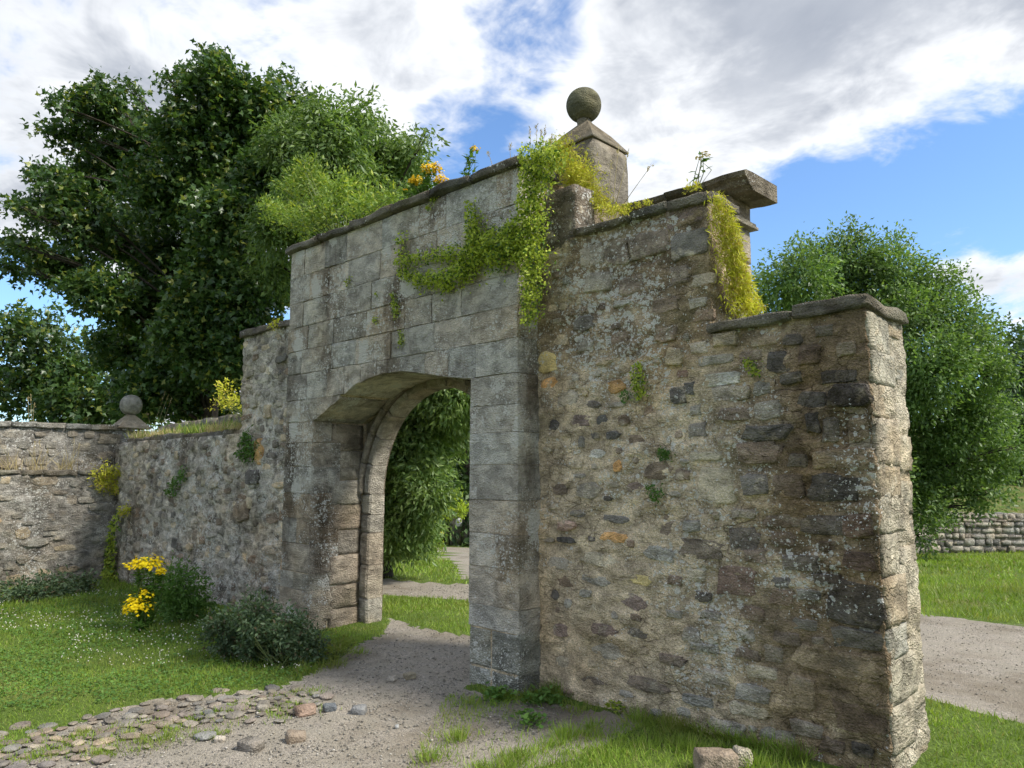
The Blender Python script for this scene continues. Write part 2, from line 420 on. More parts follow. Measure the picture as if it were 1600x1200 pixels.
    pd = k.voro(75); h = k.math('ADD', h, k.math('MULTIPLY', pd, pits))
    h = k.math('ADD', h, k.math('MULTIPLY', grit, 0.25))
    h = k.math('ADD', h, k.math('MULTIPLY', n_low, 1.6))
    if hx is not None: h = k.math('ADD', h, hx)
    if cells > 0: h = k.math('ADD', h, k.math('MULTIPLY', cv_.outputs['Distance'], -2.4*cells))
    nr = k.bump(h, 1.0, 0.022)
    return k.finish(c, 0.93, nr, 0.15)

M = {}
M['ashlar'] = stone_mat('pecked grey sandstone', blotch=0.9, single=True, lichen=1.05, stain=0.92, moss=0.22, pits=0.9, warp=0.34)
M['reveal'] = stone_mat('weathered warm sandstone', single=True, lichen=0.15, stain=0.4, cracks=0.4, strata=0.3, moss=0.35, pits=0.6, warp=0.4)
M['mortar'] = stone_mat('rubble lime mortar', lichen=1.0, stain=0.35, moss=0.45, pits=0.55, base=(0.61, 0.50, 0.35), warp=0.55, cells=0.12, cracks=0.5, strata=0.40,
                        stain_zone=((0, 1.35, 2.2, 0.92), (2, 2.15, 2.9, 0.80)), crust=((0.2, 1.25, 2.25, 3.5, 1.1), (0.6, 1.9, 1.2, 2.0, 0.8)))
M['rubble'] = stone_mat('rubble field stone', lichen=0.7, stain=0.3, moss=0.15, pits=0.5, warp=0.42, cracks=0.3, strata=0.35, stain_zone=((0, 1.5, 2.4, 0.8),), crust=((0.25, 1.2, 2.35, 3.5, 0.8),), smear=(0.52, 0.45, 0.34))
M['mortar_end'] = stone_mat('cream broken wall end', lichen=0.45, stain=0.25, moss=0.2, pits=0.7, base=(0.47, 0.42, 0.32), warp=0.45, cracks=0.8, strata=0.5)  # cream mortar of the wall end, its own colour
M['mortar_left'] = stone_mat('dark old lime mortar', lichen=1.05, stain=0.85, moss=0.25, pits=0.6, base=(0.49, 0.45, 0.385), warp=0.6, cells=0.5, cracks=0.6, strata=0.4)
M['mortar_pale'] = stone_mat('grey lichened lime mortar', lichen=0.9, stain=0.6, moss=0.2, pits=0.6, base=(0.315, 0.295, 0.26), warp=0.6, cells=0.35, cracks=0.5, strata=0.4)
M['coping'] = stone_mat('coping stone', lichen=0.6, stain=0.7, moss=0.5, pits=0.5, warp=0.38)
M['finial'] = stone_mat('mossy ball stone', lichen=0.12, stain=0.35, moss=0.75, pits=0.3, warp=0.28)
M['pier'] = stone_mat('pale dressed pier stone', lichen=0.35, stain=0.4, moss=0.2, pits=0.25, warp=0.34)
M['endstone'] = stone_mat('cream end stone', lichen=0.3, stain=0.25, moss=0.12, pits=0.3, warp=0.42, cracks=0.6, strata=0.5, smear=(0.47, 0.42, 0.32))  # weathered cream stone, its own colour
M['cobble'] = stone_mat('cobble stone', lichen=0.1, stain=0.15, moss=0.15, pits=0.2, warp=0.3)

def leaf_mat(name, ca, cb, trans=0.3, rough=0.5, spec=0.3, cc=None, ccp=0.1, huge=0.0):
    k = NT(name)
    r = k.geo.outputs['Random Per Island']
    c = k.mix(r, ca, cb)
    if cc is not None: c = k.mix(k.map(k.math('FRACT', k.math('MULTIPLY', r, 17.3)), 1-ccp-0.02, 1-ccp, 0, 1), c, cc)
    big = k.noise(0.9, 3, 0.6)
    vv = k.map(big, 0.3, 0.7, 0.72, 1.28, False)
    if huge > 0: c = k.mix(k.map(k.noise(0.75, 5, 0.65, k.vec(loc=(3, 8, 0))), 0.47, 0.68, 0, huge), c, (0.27, 0.265, 0.075))
    cv = k.n('ShaderNodeCombineXYZ')
    for i in range(3): k.t.links.new(vv, cv.inputs[i])
    c = k.mix(1.0, c, cv.outputs[0], 'MULTIPLY')
    b = k.n('ShaderNodeBsdfPrincipled'); k.set(b.inputs['Base Color'], c); b.inputs['Roughness'].default_value = rough
    b.inputs['Specular IOR Level'].default_value = spec
    t = k.n('ShaderNodeBsdfTranslucent'); k.set(t.inputs['Color'], k.mix(1.0, c, (1.25, 1.3, 0.55), 'MULTIPLY'))
    mx = k.n('ShaderNodeMixShader'); mx.inputs[0].default_value = trans
    k.t.links.new(b.outputs[0], mx.inputs[1]); k.t.links.new(t.outputs[0], mx.inputs[2])
    k.t.links.new(mx.outputs[0], k.out.inputs['Surface']); return k.m
M['maple'] = leaf_mat('maple leaf', (0.030, 0.074, 0.022), (0.098, 0.165, 0.045), 0.34, 0.36, 0.5, (0.25, 0.28, 0.06), 0.07)
M['cherry'] = leaf_mat('slender leaf', (0.085, 0.160, 0.042), (0.215, 0.300, 0.090), 0.38, 0.45, 0.4)
M['ash'] = leaf_mat('ash leaf', (0.070, 0.140, 0.040), (0.215, 0.320, 0.095), 0.40, 0.45, 0.4)
M['far_leaf'] = leaf_mat('far wood leaf', (0.035, 0.075, 0.028), (0.085, 0.140, 0.045), 0.28)
M['shrub'] = leaf_mat('light shrub leaf', (0.13, 0.215, 0.042), (0.25, 0.33, 0.068), 0.38, 0.5, 0.3, (0.36, 0.40, 0.07), 0.12)
M['golden'] = leaf_mat('golden shrub leaf', (0.26, 0.36, 0.03), (0.42, 0.50, 0.06), 0.4)
M['creeper'] = leaf_mat('creeper leaf', (0.26, 0.35, 0.042), (0.50, 0.56, 0.085), 0.35, 0.5, 0.25, (0.08, 0.15, 0.025), 0.22)
M['moss'] = leaf_mat('yellow green moss', (0.38, 0.40, 0.040), (0.60, 0.58, 0.085), 0.35, 0.6, 0.15, (0.50, 0.40, 0.11), 0.18)
M['bush'] = leaf_mat('dull nettle leaf', (0.055, 0.100, 0.045), (0.125, 0.175, 0.090), 0.25, 0.5, 0.3, (0.11, 0.09, 0.05), 0.08)
M['weed'] = leaf_mat('weed leaf', (0.070, 0.155, 0.030), (0.135, 0.245, 0.05), 0.3)
M['grass'] = leaf_mat('grass blade', (0.145, 0.240, 0.033), (0.280, 0.385, 0.062), 0.35, 0.5, 0.25, (0.30, 0.29, 0.11), 0.10, huge=0.6)
M['dry'] = leaf_mat('dry grass', (0.36, 0.29, 0.15), (0.50, 0.42, 0.24), 0.3)
M['petal'] = leaf_mat('yellow petal', (0.78, 0.56, 0.01), (0.86, 0.68, 0.02), 0.25, 0.6, 0.1)
M['oldpetal'] = leaf_mat('fading yellow petal', (0.62, 0.40, 0.03), (0.74, 0.52, 0.05), 0.25, 0.6, 0.1)
M['clover'] = leaf_mat('white clover head', (0.62, 0.58, 0.50), (0.75, 0.72, 0.66), 0.2)
def plain(name, c1, c2, scale=12, rough=0.85, bump=0.5, bd=0.01):
    k = NT(name); n = k.noise(scale, 5, 0.6)
    return k.finish(k.mix(k.map(n, 0.3, 0.7), c1, c2), rough, k.bump(k.noise(scale*3, 4), bump, bd), 0.2)
M['bark'] = plain('tree bark', (0.030, 0.025, 0.019), (0.070, 0.058, 0.044), 9, 0.95, 0.9, 0.03)
M['stem'] = plain('green stem', (0.10, 0.14, 0.045), (0.15, 0.17, 0.06), 30)
M['sign'] = plain('white notice', (0.72, 0.73, 0.74), (0.8, 0.8, 0.8), 3, 0.5, 0.0)
M['print'] = plain('grey print', (0.30, 0.32, 0.36), (0.34, 0.36, 0.4), 3, 0.6, 0.0)
M['darkwood'] = plain('dark stained timber', (0.012, 0.012, 0.011), (0.022, 0.021, 0.019), 14, 0.8)
# ground
k = NT('gravel path')
P_ = k.geo.outputs['Position']
cell = k.voro(95, 'F1', 'Color'); dist = k.voro(95)
sp = k.n('ShaderNodeSeparateColor'); k.t.links.new(cell, sp.inputs[0])
base = k.mix(k.noise(1.1, 5, 0.6), (0.215, 0.194, 0.155), (0.345, 0.312, 0.25))
peb = k.mix(sp.outputs[0], (0.16, 0.145, 0.13), (0.44, 0.39, 0.32))
c = k.mix(k.map(k.noise(5, 4), 0.38, 0.62, 0.25, 0.8), base, peb)
c = k.mix(k.map(k.noise(0.8, 5, 0.65, k.vec(loc=(4, 4, 0))), 0.46, 0.66, 0, 0.75), c, (0.175, 0.145, 0.105))
h = k.math('ADD', k.math('MULTIPLY', dist, -0.8), k.math('MULTIPLY', k.noise(30, 4), 1.2))
M['gravel'] = k.finish(c, 0.95, k.bump(h, 0.8, 0.012), 0.15)
k = NT('turf soil')
c = k.mix(k.noise(0.9, 5, 0.65), (0.090, 0.145, 0.028), (0.175, 0.235, 0.050))
c = k.mix(k.map(k.noise(40, 3), 0.35, 0.7, 0, 0.6), c, (0.05, 0.085, 0.02))
c = k.mix(k.map(k.noise(0.55, 4, 0.6, k.vec(loc=(9, 2, 0))), 0.56, 0.72, 0, 0.55), c, (0.22, 0.21, 0.07))
M['turf'] = k.finish(c, 0.95, k.bump(k.noise(60, 4), 1.0, 0.03), 0.1)
k = NT('rough bank grass')
c = k.mix(k.noise(0.35, 5, 0.65), (0.14, 0.17, 0.05), (0.30, 0.25, 0.11))
c = k.mix(k.map(k.noise(2.2, 4), 0.4, 0.65), c, (0.12, 0.20, 0.04))
M['bank'] = k.finish(c, 0.95, k.bump(k.noise(4, 6, 0.7), 1.0, 0.4), 0.1)

# ------------------------------------------------------------------ ground and paths
def pip(X, Y, poly):
    X = np.asarray(X); Y = np.asarray(Y); ins = np.zeros(X.shape, bool); n = len(poly)
    for i in range(n):
        x1, y1 = poly[i]; x2, y2 = poly[(i+1) % n]
        if y1 == y2: continue
        c = ((y1 > Y) != (y2 > Y)) & (X < (x2-x1)*(Y-y1)/(y2-y1)+x1)
        ins ^= c
    return ins
g2 = lambda L: [tuple(onG(x, y)[:2]) for x, y in L]
path_main = g2([(-500, 1330), (-200, 1222), (0, 1168), (120, 1128), (250, 1090), (330, 1088), (440, 1074), (500, 1042), (560, 1008), (592, 992)]) \
    + [(-3.0, 1.05), (-2.2, 1.0), (-1.2, 1.25), (-0.45, 1.15), (-0.45, -0.1), (0.0, -0.12)] \
    + g2([(1010, 1118), (960, 1160), (860, 1190), (760, 1215), (690, 1500), (-600, 1700)])
path_back = [(-14, 1.5), (-4.9, 2.25), (-3.5, 2.62), (0, 2.35), (2.3, 2.15), (3.2, 1.7), (6, 1.2), (14, 0.2), (14, 7.9), (4, 6.5), (1.24, 5.75), (-2, 4.85), (-4.9, 4.0), (-6.5, 3.55), (-14, 2.9)]
path_far = g2([(722, 905), (712, 885), (690, 868), (686, 850), (735, 846), (760, 860), (760, 905)])
PATHS = (path_main, path_back, path_far)
def path_mask(X, Y):
    P = np.stack([X, Y, X*0], -1)
    wx = 0.10*fbm(P, 2.2, 4, 31); wy = 0.10*fbm(P, 2.2, 4, 47)
    m = np.zeros(X.shape, bool)
    for q in PATHS: m |= pip(X+wx, Y+wy, q)
    return m
def axis(lo, hi, c0, c1, fine):
    a = list(np.arange(c0, c1+1e-6, fine)); s = fine; x = c1
    while x < hi: s *= 1.18; x += s; a.append(x)
    s = fine; x = c0
    while x > lo: s *= 1.18; x -= s; a.insert(0, x)
    return np.array(a)
gx = axis(-260, 260, -6.0, 3.6, 0.045); gy = axis(-120, 320, -4.2, 3.2, 0.045)
GX, GY = np.meshgrid(gx, gy); GZ = gz(GX, GY)
pm = path_mask(GX, GY)
Pn = np.stack([GX, GY, GX*0], -1)
GZ = GZ + np.where(pm, -0.012 + 0.012*fbm(Pn, 9, 3, 2), 0.012*fbm(Pn, 5, 3, 4))
Vg = np.stack([GX, GY, GZ], -1).reshape(-1, 3)
nx = len(gx); ii, jj = np.meshgrid(np.arange(len(gy)-1), np.arange(nx-1), indexing='ij')
Fg = np.stack([ii*nx+jj, ii*nx+jj+1, (ii+1)*nx+jj+1, (ii+1)*nx+jj], -1).reshape(-1, 4)
fm = path_mask(0.25*(GX[:-1, :-1]+GX[1:, 1:]+GX[:-1, 1:]+GX[1:, :-1]), 0.25*(GY[:-1, :-1]+GY[1:, 1:]+GY[:-1, 1:]+GY[1:, :-1])).ravel()
def sub(V, F):
    u, inv = np.unique(F, return_inverse=True); return V[u], inv.reshape(F.shape)
v_, f_ = sub(Vg, Fg[~fm]); ground = tag(link('ground', mesh('ground', v_, f_, True), M['turf']), 'green turf around the ruined gateway', kind='structure')
v_, f_ = sub(Vg, Fg[fm]); path = tag(link('path', mesh('path', v_, f_, True), M['gravel']), 'worn gravel track running through the gateway', kind='structure')

# ------------------------------------------------------------------ palette of stone
PAL0 = dict(d=(0.11, 0.098, 0.083), b=(0.155, 0.118, 0.085), r=(0.150, 0.108, 0.086), o=(0.40, 0.235, 0.095), y=(0.42, 0.325, 0.14),
           g=(0.22, 0.198, 0.162), s=(0.215, 0.195, 0.158), t=(0.30, 0.25, 0.175), l=(0.44, 0.41, 0.35), k=(0.07, 0.063, 0.056), p=(0.33, 0.235, 0.185))
PAL = {k_: tuple(x*1.8+0.03 for x in v_) for k_, v_ in PAL0.items()}
def vary(c, a=0.18):
    f = 1+random.uniform(-a, a); w = random.uniform(-0.05, 0.05)
    return tuple(max(0.01, x*f*(1+w*s)) for x, s in zip(c, (1, 0, -1)))
ASH = [(0.48, 0.445, 0.38), (0.505, 0.468, 0.40), (0.45, 0.42, 0.365), (0.47, 0.43, 0.36), (0.41, 0.365, 0.30)]
WARM = [(0.43, 0.37, 0.28), (0.41, 0.35, 0.27), (0.39, 0.35, 0.29)]

# ------------------------------------------------------------------ the gateway
GL, GR, GT = -3.66, 0.0, 4.235          # left and right edge, top under the coping
OL, OR = -3.08, -0.57                  # opening
arch_pts = np.array([(-3.6, 1.9), (-3.08, 2.245), (-2.7, 2.41), (-2.35, 2.56), (-2.1, 2.625), (-1.8, 2.66), (-1.5, 2.65), (-1.22, 2.605), (-0.9, 2.545), (-0.57, 2.50), (0.2, 2.4)])
def arch(x): return np.interp(x, arch_pts[:, 0], arch_pts[:, 1])
gate = tag(empty('stone_gateway', (-1.83, 0.5, 0.0)), 'tall ashlar stone gateway with a low arch and creeper across its face', 'gateway')
# inner core (two steps: outer arch, then the lower round-headed inner arch)
def core_piece(name, y0, y1, x0, x1, top, prof):
    pts = [(x0, -0.3), (x0, top), (x1, top), (x1, -0.3)] + prof[::-1]
    n = len(pts); V = [(p[0], y0, p[1]) for p in pts] + [(p[0], y1, p[1]) for p in pts]
    F = [tuple(range(n)), tuple(range(2*n-1, n-1, -1))] + [(i, (i+1) % n, n+(i+1) % n, n+i) for i in range(n)]
    me = mesh(name, V, F); fixn(me); return me
xs = np.linspace(OL-0.025, OR+0.025, 22)
prof1 = [(OL-0.025, -0.3)] + [(x, arch(x)+0.022) for x in xs] + [(OR+0.025, -0.3)]
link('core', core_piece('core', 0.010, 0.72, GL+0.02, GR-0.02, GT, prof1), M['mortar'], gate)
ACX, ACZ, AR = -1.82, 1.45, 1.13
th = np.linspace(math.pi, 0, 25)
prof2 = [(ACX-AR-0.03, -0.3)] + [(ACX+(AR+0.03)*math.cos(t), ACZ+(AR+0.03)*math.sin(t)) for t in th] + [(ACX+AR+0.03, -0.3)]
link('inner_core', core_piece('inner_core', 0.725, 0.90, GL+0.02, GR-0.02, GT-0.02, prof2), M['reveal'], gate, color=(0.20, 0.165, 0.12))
# coursed blocks of the front
bounds = [-0.12, 0.13, 0.44, 0.62, 0.93, 1.20, 1.47, 1.76, 2.02, 2.25, 2.50, 2.79, 3.06, 3.33, 3.62, 3.92, GT]
G_ = 0.003
sd_ = 0
def gate_block(x0, x1, z0, z1, y1, colr=None, mat='ashlar', bv=None):
    global sd_
    sd_ += 1
    ar = arch(np.array([x0, x1]))
    lo, hi = z0+G_/2, z1-G_/2
    a0, a1 = x0+G_/2, x1-G_/2
    inop = lambda x: (OL-1e-6 <= x <= OR+1e-6)
    if x1 <= OL+1e-6 or x0 >= OR-1e-6:
        poly = [(a0, lo), (a1, lo), (a1, hi), (a0, hi)]
    else:
        xx = np.linspace(a0, a1, 24)
        bot = np.where((xx > OL) & (xx < OR), np.maximum(lo, arch(xx)), lo)
        ok = bot < hi-0.035
        if ok.sum() < 3: return None
        xx = xx[ok]; bot = bot[ok]
        if len(xx) > 9: sel = np.unique(np.linspace(0, len(xx)-1, 9).astype(int)); xx = xx[sel]; bot = bot[sel]
        poly = [(x, b) for x, b in zip(xx, bot)] + [(xx[-1], hi), (xx[0], hi)]
    cx = (min(p[0] for p in poly)+max(p[0] for p in poly))/2; cz = (min(p[1] for p in poly)+max(p[1] for p in poly))/2
    me = block_mesh('block', [(p[0]-cx, p[1]-cz) for p in poly], 0.0, y1, bev=bv or random.choice([0.002, 0.004, 0.006, 0.012]), proud=random.uniform(0.0, 0.005), seed=sd_, amp=random.choice([0.004, 0.006, 0.009]))
    return link('block', me, M[mat], gate, (cx, 0, cz), vary(colr or random.choice(ASH), 0.13))
for ci in range(len(bounds)-1):
    z0, z1 = bounds[ci], bounds[ci+1]
    if z1 <= 2.26:
        # jambs; left side a long-and-short pattern, right pillar single stones
        if ci in (2, 4, 6): 
            s_ = random.uniform(-3.42, -3.32)
            gate_block(GL, s_, z0, z1, 0.3); gate_block(s_, OL, z0, z1, 0.26 if ci % 2 else 0.36, random.choice(WARM) if z1 < 1.5 else None)
        else: gate_block(GL, OL, z0, z1, 0.36 if ci % 2 else 0.24, random.choice(WARM) if z1 < 1.5 else None)
        if ci in (0, 1):
            gate_block(OR, -0.311, z0, z1, 0.42, (0.31, 0.30, 0.245), 'ashlar', 0.02); gate_block(-0.307, GR, z0, z1, 0.27, (0.30, 0.29, 0.24), 'ashlar', 0.022)
        else: gate_block(OR, GR, z0, z1, 0.30 if ci % 2 else 0.34, (0.50, 0.468, 0.405))
        continue
    x = GL; widths = []
    first = 0.30 if ci % 2 else 0.42
    cuts = [GL, GL+first]
    while cuts[-1] < GR-0.75: cuts.append(cuts[-1]+(random.uniform(0.24, 0.42) if z1 < 2.8 else random.uniform(0.36, 0.66)))
    cuts.append(GR-(0.34 if ci % 2 else 0.52) if GR-cuts[-1] > 0.85 else GR)
    if cuts[-1] != GR: cuts.append(GR)
    for a, b in zip(cuts[:-1], cuts[1:]):
        near = z0 < 2.66 and b > OL and a < OR
        gate_block(a, b, z0, z1, 0.64 if near else 0.24)
# the stones of the left reveal behind the quoins, warm and worn
zz = -0.1
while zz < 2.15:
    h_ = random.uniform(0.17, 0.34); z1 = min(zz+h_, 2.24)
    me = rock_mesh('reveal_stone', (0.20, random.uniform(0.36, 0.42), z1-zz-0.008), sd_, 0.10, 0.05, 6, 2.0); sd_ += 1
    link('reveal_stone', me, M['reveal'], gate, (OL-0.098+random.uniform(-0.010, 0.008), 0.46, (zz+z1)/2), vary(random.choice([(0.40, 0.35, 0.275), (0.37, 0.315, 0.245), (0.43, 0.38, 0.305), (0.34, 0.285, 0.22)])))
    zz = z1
# inner arch ring with rebate
vN = 11
for i in range(vN):
    t0 = math.pi*(1-i/vN)-0.004; t1 = math.pi*(1-(i+1)/vN)+0.004
    ts = np.linspace(t0, t1, 5)
    pts = [(ACX+AR*math.cos(t), ACZ+AR*math.sin(t)) for t in ts] + [(ACX+(AR+0.17)*math.cos(t), ACZ+(AR+0.17)*math.sin(t)) for t in ts[::-1]]
    c = np.mean(pts, 0)
    me = block_mesh('voussoir', [(p[0]-c[0], p[1]-c[1]) for p in pts], 0.0, 0.20, 0.02, random.uniform(0, 0.008), sd_, 0.004); sd_ += 1
    link('voussoir', me, M['reveal'], gate, (c[0], 0.665, c[1]), vary((0.33, 0.285, 0.225)))
    # roll moulding in front of each arch stone
    tt = np.linspace(t0, t1, 7)
    V, F = tube([(ACX+(AR+0.125)*math.cos(t)-c[0], 0, ACZ+(AR+0.125)*math.sin(t)-c[1]) for t in tt], 0.042, 8)
    me = mesh('roll_moulding', V, F, True)
    link('roll_moulding', me, M['reveal'], gate, (c[0], 0.640, c[1]), vary((0.27, 0.23, 0.18)))
for side in (-1, 1):
    zz = -0.12; k_ = 0
    while zz < ACZ-0.01:
        h_ = random.choice([0.2, 0.3, 0.36, 0.42]); z1 = min(zz+h_, ACZ)
        if ACZ-z1 < 0.12: z1 = ACZ
        w = 0.30
        cx = ACX+side*(AR+w/2)
        me = block_mesh('jamb_stone', [(-w/2, -(z1-zz)/2+.004), (w/2, -(z1-zz)/2+.004), (w/2, (z1-zz)/2-.004), (-w/2, (z1-zz)/2-.004)], 0, 0.21, 0.022, random.uniform(-0.006, 0.006), sd_, 0.008); sd_ += 1
        link('jamb_stone', me, M['reveal'], gate, (cx, 0.665+random.uniform(-.006, .006), (zz+z1)/2), vary((0.42, 0.365, 0.285)))
        zz = z1; k_ += 1
# coping slabs on the gate
cx = GL-0.06
while cx < GR+0.02:
    L = random.uniform(0.42, 0.78); x1 = min(cx+L, GR+0.05)
    if GR+0.05-x1 < 0.25: x1 = GR+0.05
    me = rock_mesh('coping_slab', (x1-cx-0.006, 0.52, random.uniform(0.068, 0.085)), sd_, 0.30, 0.14, 4, 0.9); sd_ += 1
    link('coping_slab', me, M['coping'], gate, ((cx+x1)/2, 0.205+random.uniform(-.012, .012), GT+0.042), vary((0.17, 0.155, 0.125)))
    cx = x1
    if cx >= GR+0.049: break

# ------------------------------------------------------------------ rubble wall on the right
wall_r = tag(empty('rubble_wall', (1.3, 0.575, 0.0)), 'high stepped rubble wall with a bright broken end, right of the gateway', 'wall')
def relief(V, amp, sc_, seed):
    S_ = V*np.array([1, 1, 2.1])
    st = fbm(S_+0.15*np.stack([fbm(V, 2, 2, seed+c) for c in range(3)], -1), sc_*1.5, 4, seed+20, 0.6)
    return amp*0.8*fbm(V, sc_, 5, seed, 0.6) + amp*1.0*np.tanh(3.5*st)*0.55 - amp*0.8*np.maximum(0, 0.10-np.abs(fbm(S_, sc_*1.1, 3, seed+33)))*10*0.5
def rough(amp, sc_, seed, ring=None):
    def f(V, N):
        d = relief(V, amp, sc_, seed)
        if ring:
            rr = np.random.default_rng(5); cut = np.zeros(len(V)); wob = 0.12*fbm(V, 14, 2, 88)
            for (a, b, w, h) in ring:
                amt = rr.uniform(0.0, 0.018)
                m_ = (np.abs(V[:, 0]-a) < w*1.5+0.03) & (np.abs(V[:, 2]-b) < h*1.5+0.03)
                if not m_.any(): continue
                q = (np.abs((V[m_, 0]-a)/(w+0.004))**3+np.abs((V[m_, 2]-b)/(h+0.004))**3)**(1/3)+wob[m_]
                cut[m_] = np.maximum(cut[m_], amt*np.clip(1-np.abs(q-1.06)/0.22, 0, 1))
            d = d-cut*(N[:, 1] < -0.5)
        V = V + N*d[:, None]
        V[:, 2] += 0.3*amp*fbm(V, sc_, 2, seed+40); return V
    return f
def wall_body(name, rects, mat, parent, step=0.03, amp=0.022, seed=1, matend=None, endaxis=None, ring=None):
    VV = []; FF = []; n = 0
    for (x0, x1, y0, y1, z0, z1) in rects:
        V, F, m, nzv = grid_ribbon([(x0, y0), (x1, y0), (x1, y1), (x0, y1)], z0, z1, step, rough(amp, 3.2, seed, ring))
        VV.append(V); FF.append(F+n)
        # top cap as a fan strip between front and back rows
        top = np.arange(m)+(nzv-1)*m
        c = V[top].mean(0); VV.append(c[None]); ci = n+len(V)
        FF.append(np.stack([top+n, np.roll(top, -1)+n, np.full(m, ci), np.full(m, ci)], -1)[:, :4])
        n += len(V)+1
    V = np.concatenate(VV); F = np.concatenate(FF)
    faces = [tuple(f) if f[2] != f[3] else (f[0], f[1], f[2]) for f in F.tolist()]
    me = mesh(name, V, faces, True); me.materials.append(mat)
    if matend is not None:
        me.materials.append(matend)
        ctr = np.zeros(len(me.polygons)*3); me.polygons.foreach_get('normal', ctr); nn = ctr.reshape(-1, 3)
        cc = np.zeros(len(me.polygons)*3); me.polygons.foreach_get('center', cc); cc = cc.reshape(-1, 3)
        ix = (cc[:, 0] > endaxis-0.05) & (cc[:, 1] > 0.30)
        me.polygons.foreach_set('material_index', ix.astype(np.int32))
    return link(name, me, None, parent)
WY = 0.25

# library of rubble stone shapes, lying in the x-z plane, face towards -y
def rubble_shape(seed, boxy):
    r = np.random.default_rng(seed); k_ = 11
    a = np.linspace(0, 2*math.pi, k_, endpoint=False)+r.uniform(-0.16, 0.16, k_)
    e = 2.0/(r.uniform(2.2, 2.9) if not boxy else r.uniform(4, 7))
    cx_ = np.sign(np.cos(a))*np.abs(np.cos(a))**e; cz_ = np.sign(np.sin(a))*np.abs(np.sin(a))**e
    rad = 1+r.uniform(-0.22, 0.12, k_)
    x, z = cx_*rad*0.5, cz_*rad*0.5
    V = []; F = []
    for (s_, y_, j) in ((1.0, 1.0, 0), (0.98, -0.15, 0.15), (0.91, -0.72, 0.22), (0.50, -0.88, 0.35)):
        for i in range(k_): V.append((x[i]*s_, y_+r.uniform(-j, j), z[i]*s_))
    V.append((0, -0.95, 0))
    for q in range(3):
        for i in range(k_): F.append((q*k_+i, q*k_+(i+1) % k_, (q+1)*k_+(i+1) % k_, (q+1)*k_+i))
    for i in range(k_): F.append((3*k_+i, 3*k_+(i+1) % k_, 4*k_))
    me = mesh('rubble_stone', V, F, True); fixn(me); return me
SH_R = [rubble_shape(100+i, False) for i in range(16)]; SH_B = [rubble_shape(200+i, True) for i in range(16)]
for m_ in SH_R+SH_B: m_.materials.append(M['rubble'])
def surf_y(x, z, seed=3, amp=0.026):
    P = np.array([[x, WY, z]]); return WY-float(relief(P, amp, 3.2, seed)[0])
def put_stone(parent, x, z, w, h, colr, boxy, ysurf, proud, axis='y', name='stone'):
    me = random.choice(SH_B if boxy else SH_R)
    o = link(name, me, None, parent, (x, ysurf, z) if axis == 'y' else (ysurf, x, z), colr)
    o.scale = (w, proud, h)
    if axis == 'y': o.rotation_euler = (0, random.uniform(-0.12, 0.12) if not boxy else random.uniform(-0.03, 0.03), 0)
    else: o.rotation_euler = (0, 0, math.pi/2)
    return o
traced = """913 505 36 24 d|914 538 28 26 g|858 566 33 36 y|859 599 30 18 o|884 622 40 36 s|926 632 25 12 d|907 657 30 23 r|866 664 17 18 k|940 657 19 18 d|929 680 14 13 d|958 680 22 17 d|993 688 28 17 b|908 691 12 19 g|961 604 30 22 o|975 657 20 17 b|1012 646 16 27 b|991 621 22 17 g|1060 618 27 27 k|1078 608 18 22 k|899 724 22 20 t|965 729 12 20 o|1030 736 52 30 b|1066 742 24 19 b|933 709 28 15 l|1040 522 34 24 b|1054 557 28 28 t|1066 584 18 14 r|968 529 28 24 b|874 765 23 20 b|920 767 44 28 s|950 779 13 10 k|992 762 33 18 r|961 811 43 13 d|885 822 30 16 p|884 844 28 11 k|924 841 12 12 k|957 840 43 19 o|1040 825 33 40 b|1082 822 34 20 g|1030 865 50 27 s|1096 859 74 32 b|937 875 65 22 t|871 880 32 25 g|927 907 58 18 g|915 927 20 15 s|1002 906 35 18 y|990 942 45 26 r|867 930 13 16 d|942 985 42 24 r|875 985 25 22 r|997 990 40 20 d|955 1018 66 26 s|1050 1032 42 16 b|1052 960 28 13 s|1112 962 38 15 s|1082 992 30 25 g|1100 1012 58 15 s|1055 907 25 16 b|1161 846 48 44 d|1150 910 66 48 r|1337 943 92 74 d|1263 930 38 18 g|1350 877 62 36 r|1343 1000 85 33 g|1315 1037 158 46 t|1253 1083 42 56 t|1346 1120 92 64 b|1347 1173 36 22 d|1230 997 48 24 b|1278 1001 22 12 g|1134 531 46 23 t|1119 562 54 18 g|1128 593 66 21 l|1265 556 36 32 b|1323 545 30 26 t|1215 565 40 40 k|1344 670 42 42 t|1318 717 104 38 t|1186 708 72 36 b|1297 673 28 42 g|1270 661 24 32 d|1119 757 66 66 t|1180 757 44 40 d|1230 760 58 36 b|1300 763 86 46 d|1332 617 70 38 k|1142 615 60 26 g|1148 647 58 24 b|1201 641 52 32 g|1198 676 74 26 d|1268 626 50 30 d|1236 591 42 20 d|1073 333 62 44 r|1080 381 58 48 d|1013 382 66 46 b|962 396 44 40 b|1060 430 32 34 b|1040 478 46 24 b|1090 473 30 18 g|925 400 40 34 g|935 440 46 30 g|985 445 48 30 b|1310 588 60 22 d|1290 820 90 34 d|1220 812 66 30 b|1345 822 60 40 r|1180 870 40 22 b|1250 880 64 30 d|1220 935 40 26 b|1290 905 50 20 d|1120 1060 50 22 g|1190 1050 54 24 t|1010 1070 70 22 b|930 1060 56 20 b|1090 1095 60 18 g|1170 1110 60 24 t|1260 1140 54 26 g|1215 1150 60 22 g|1300 1165 40 24 b"""
occ = []
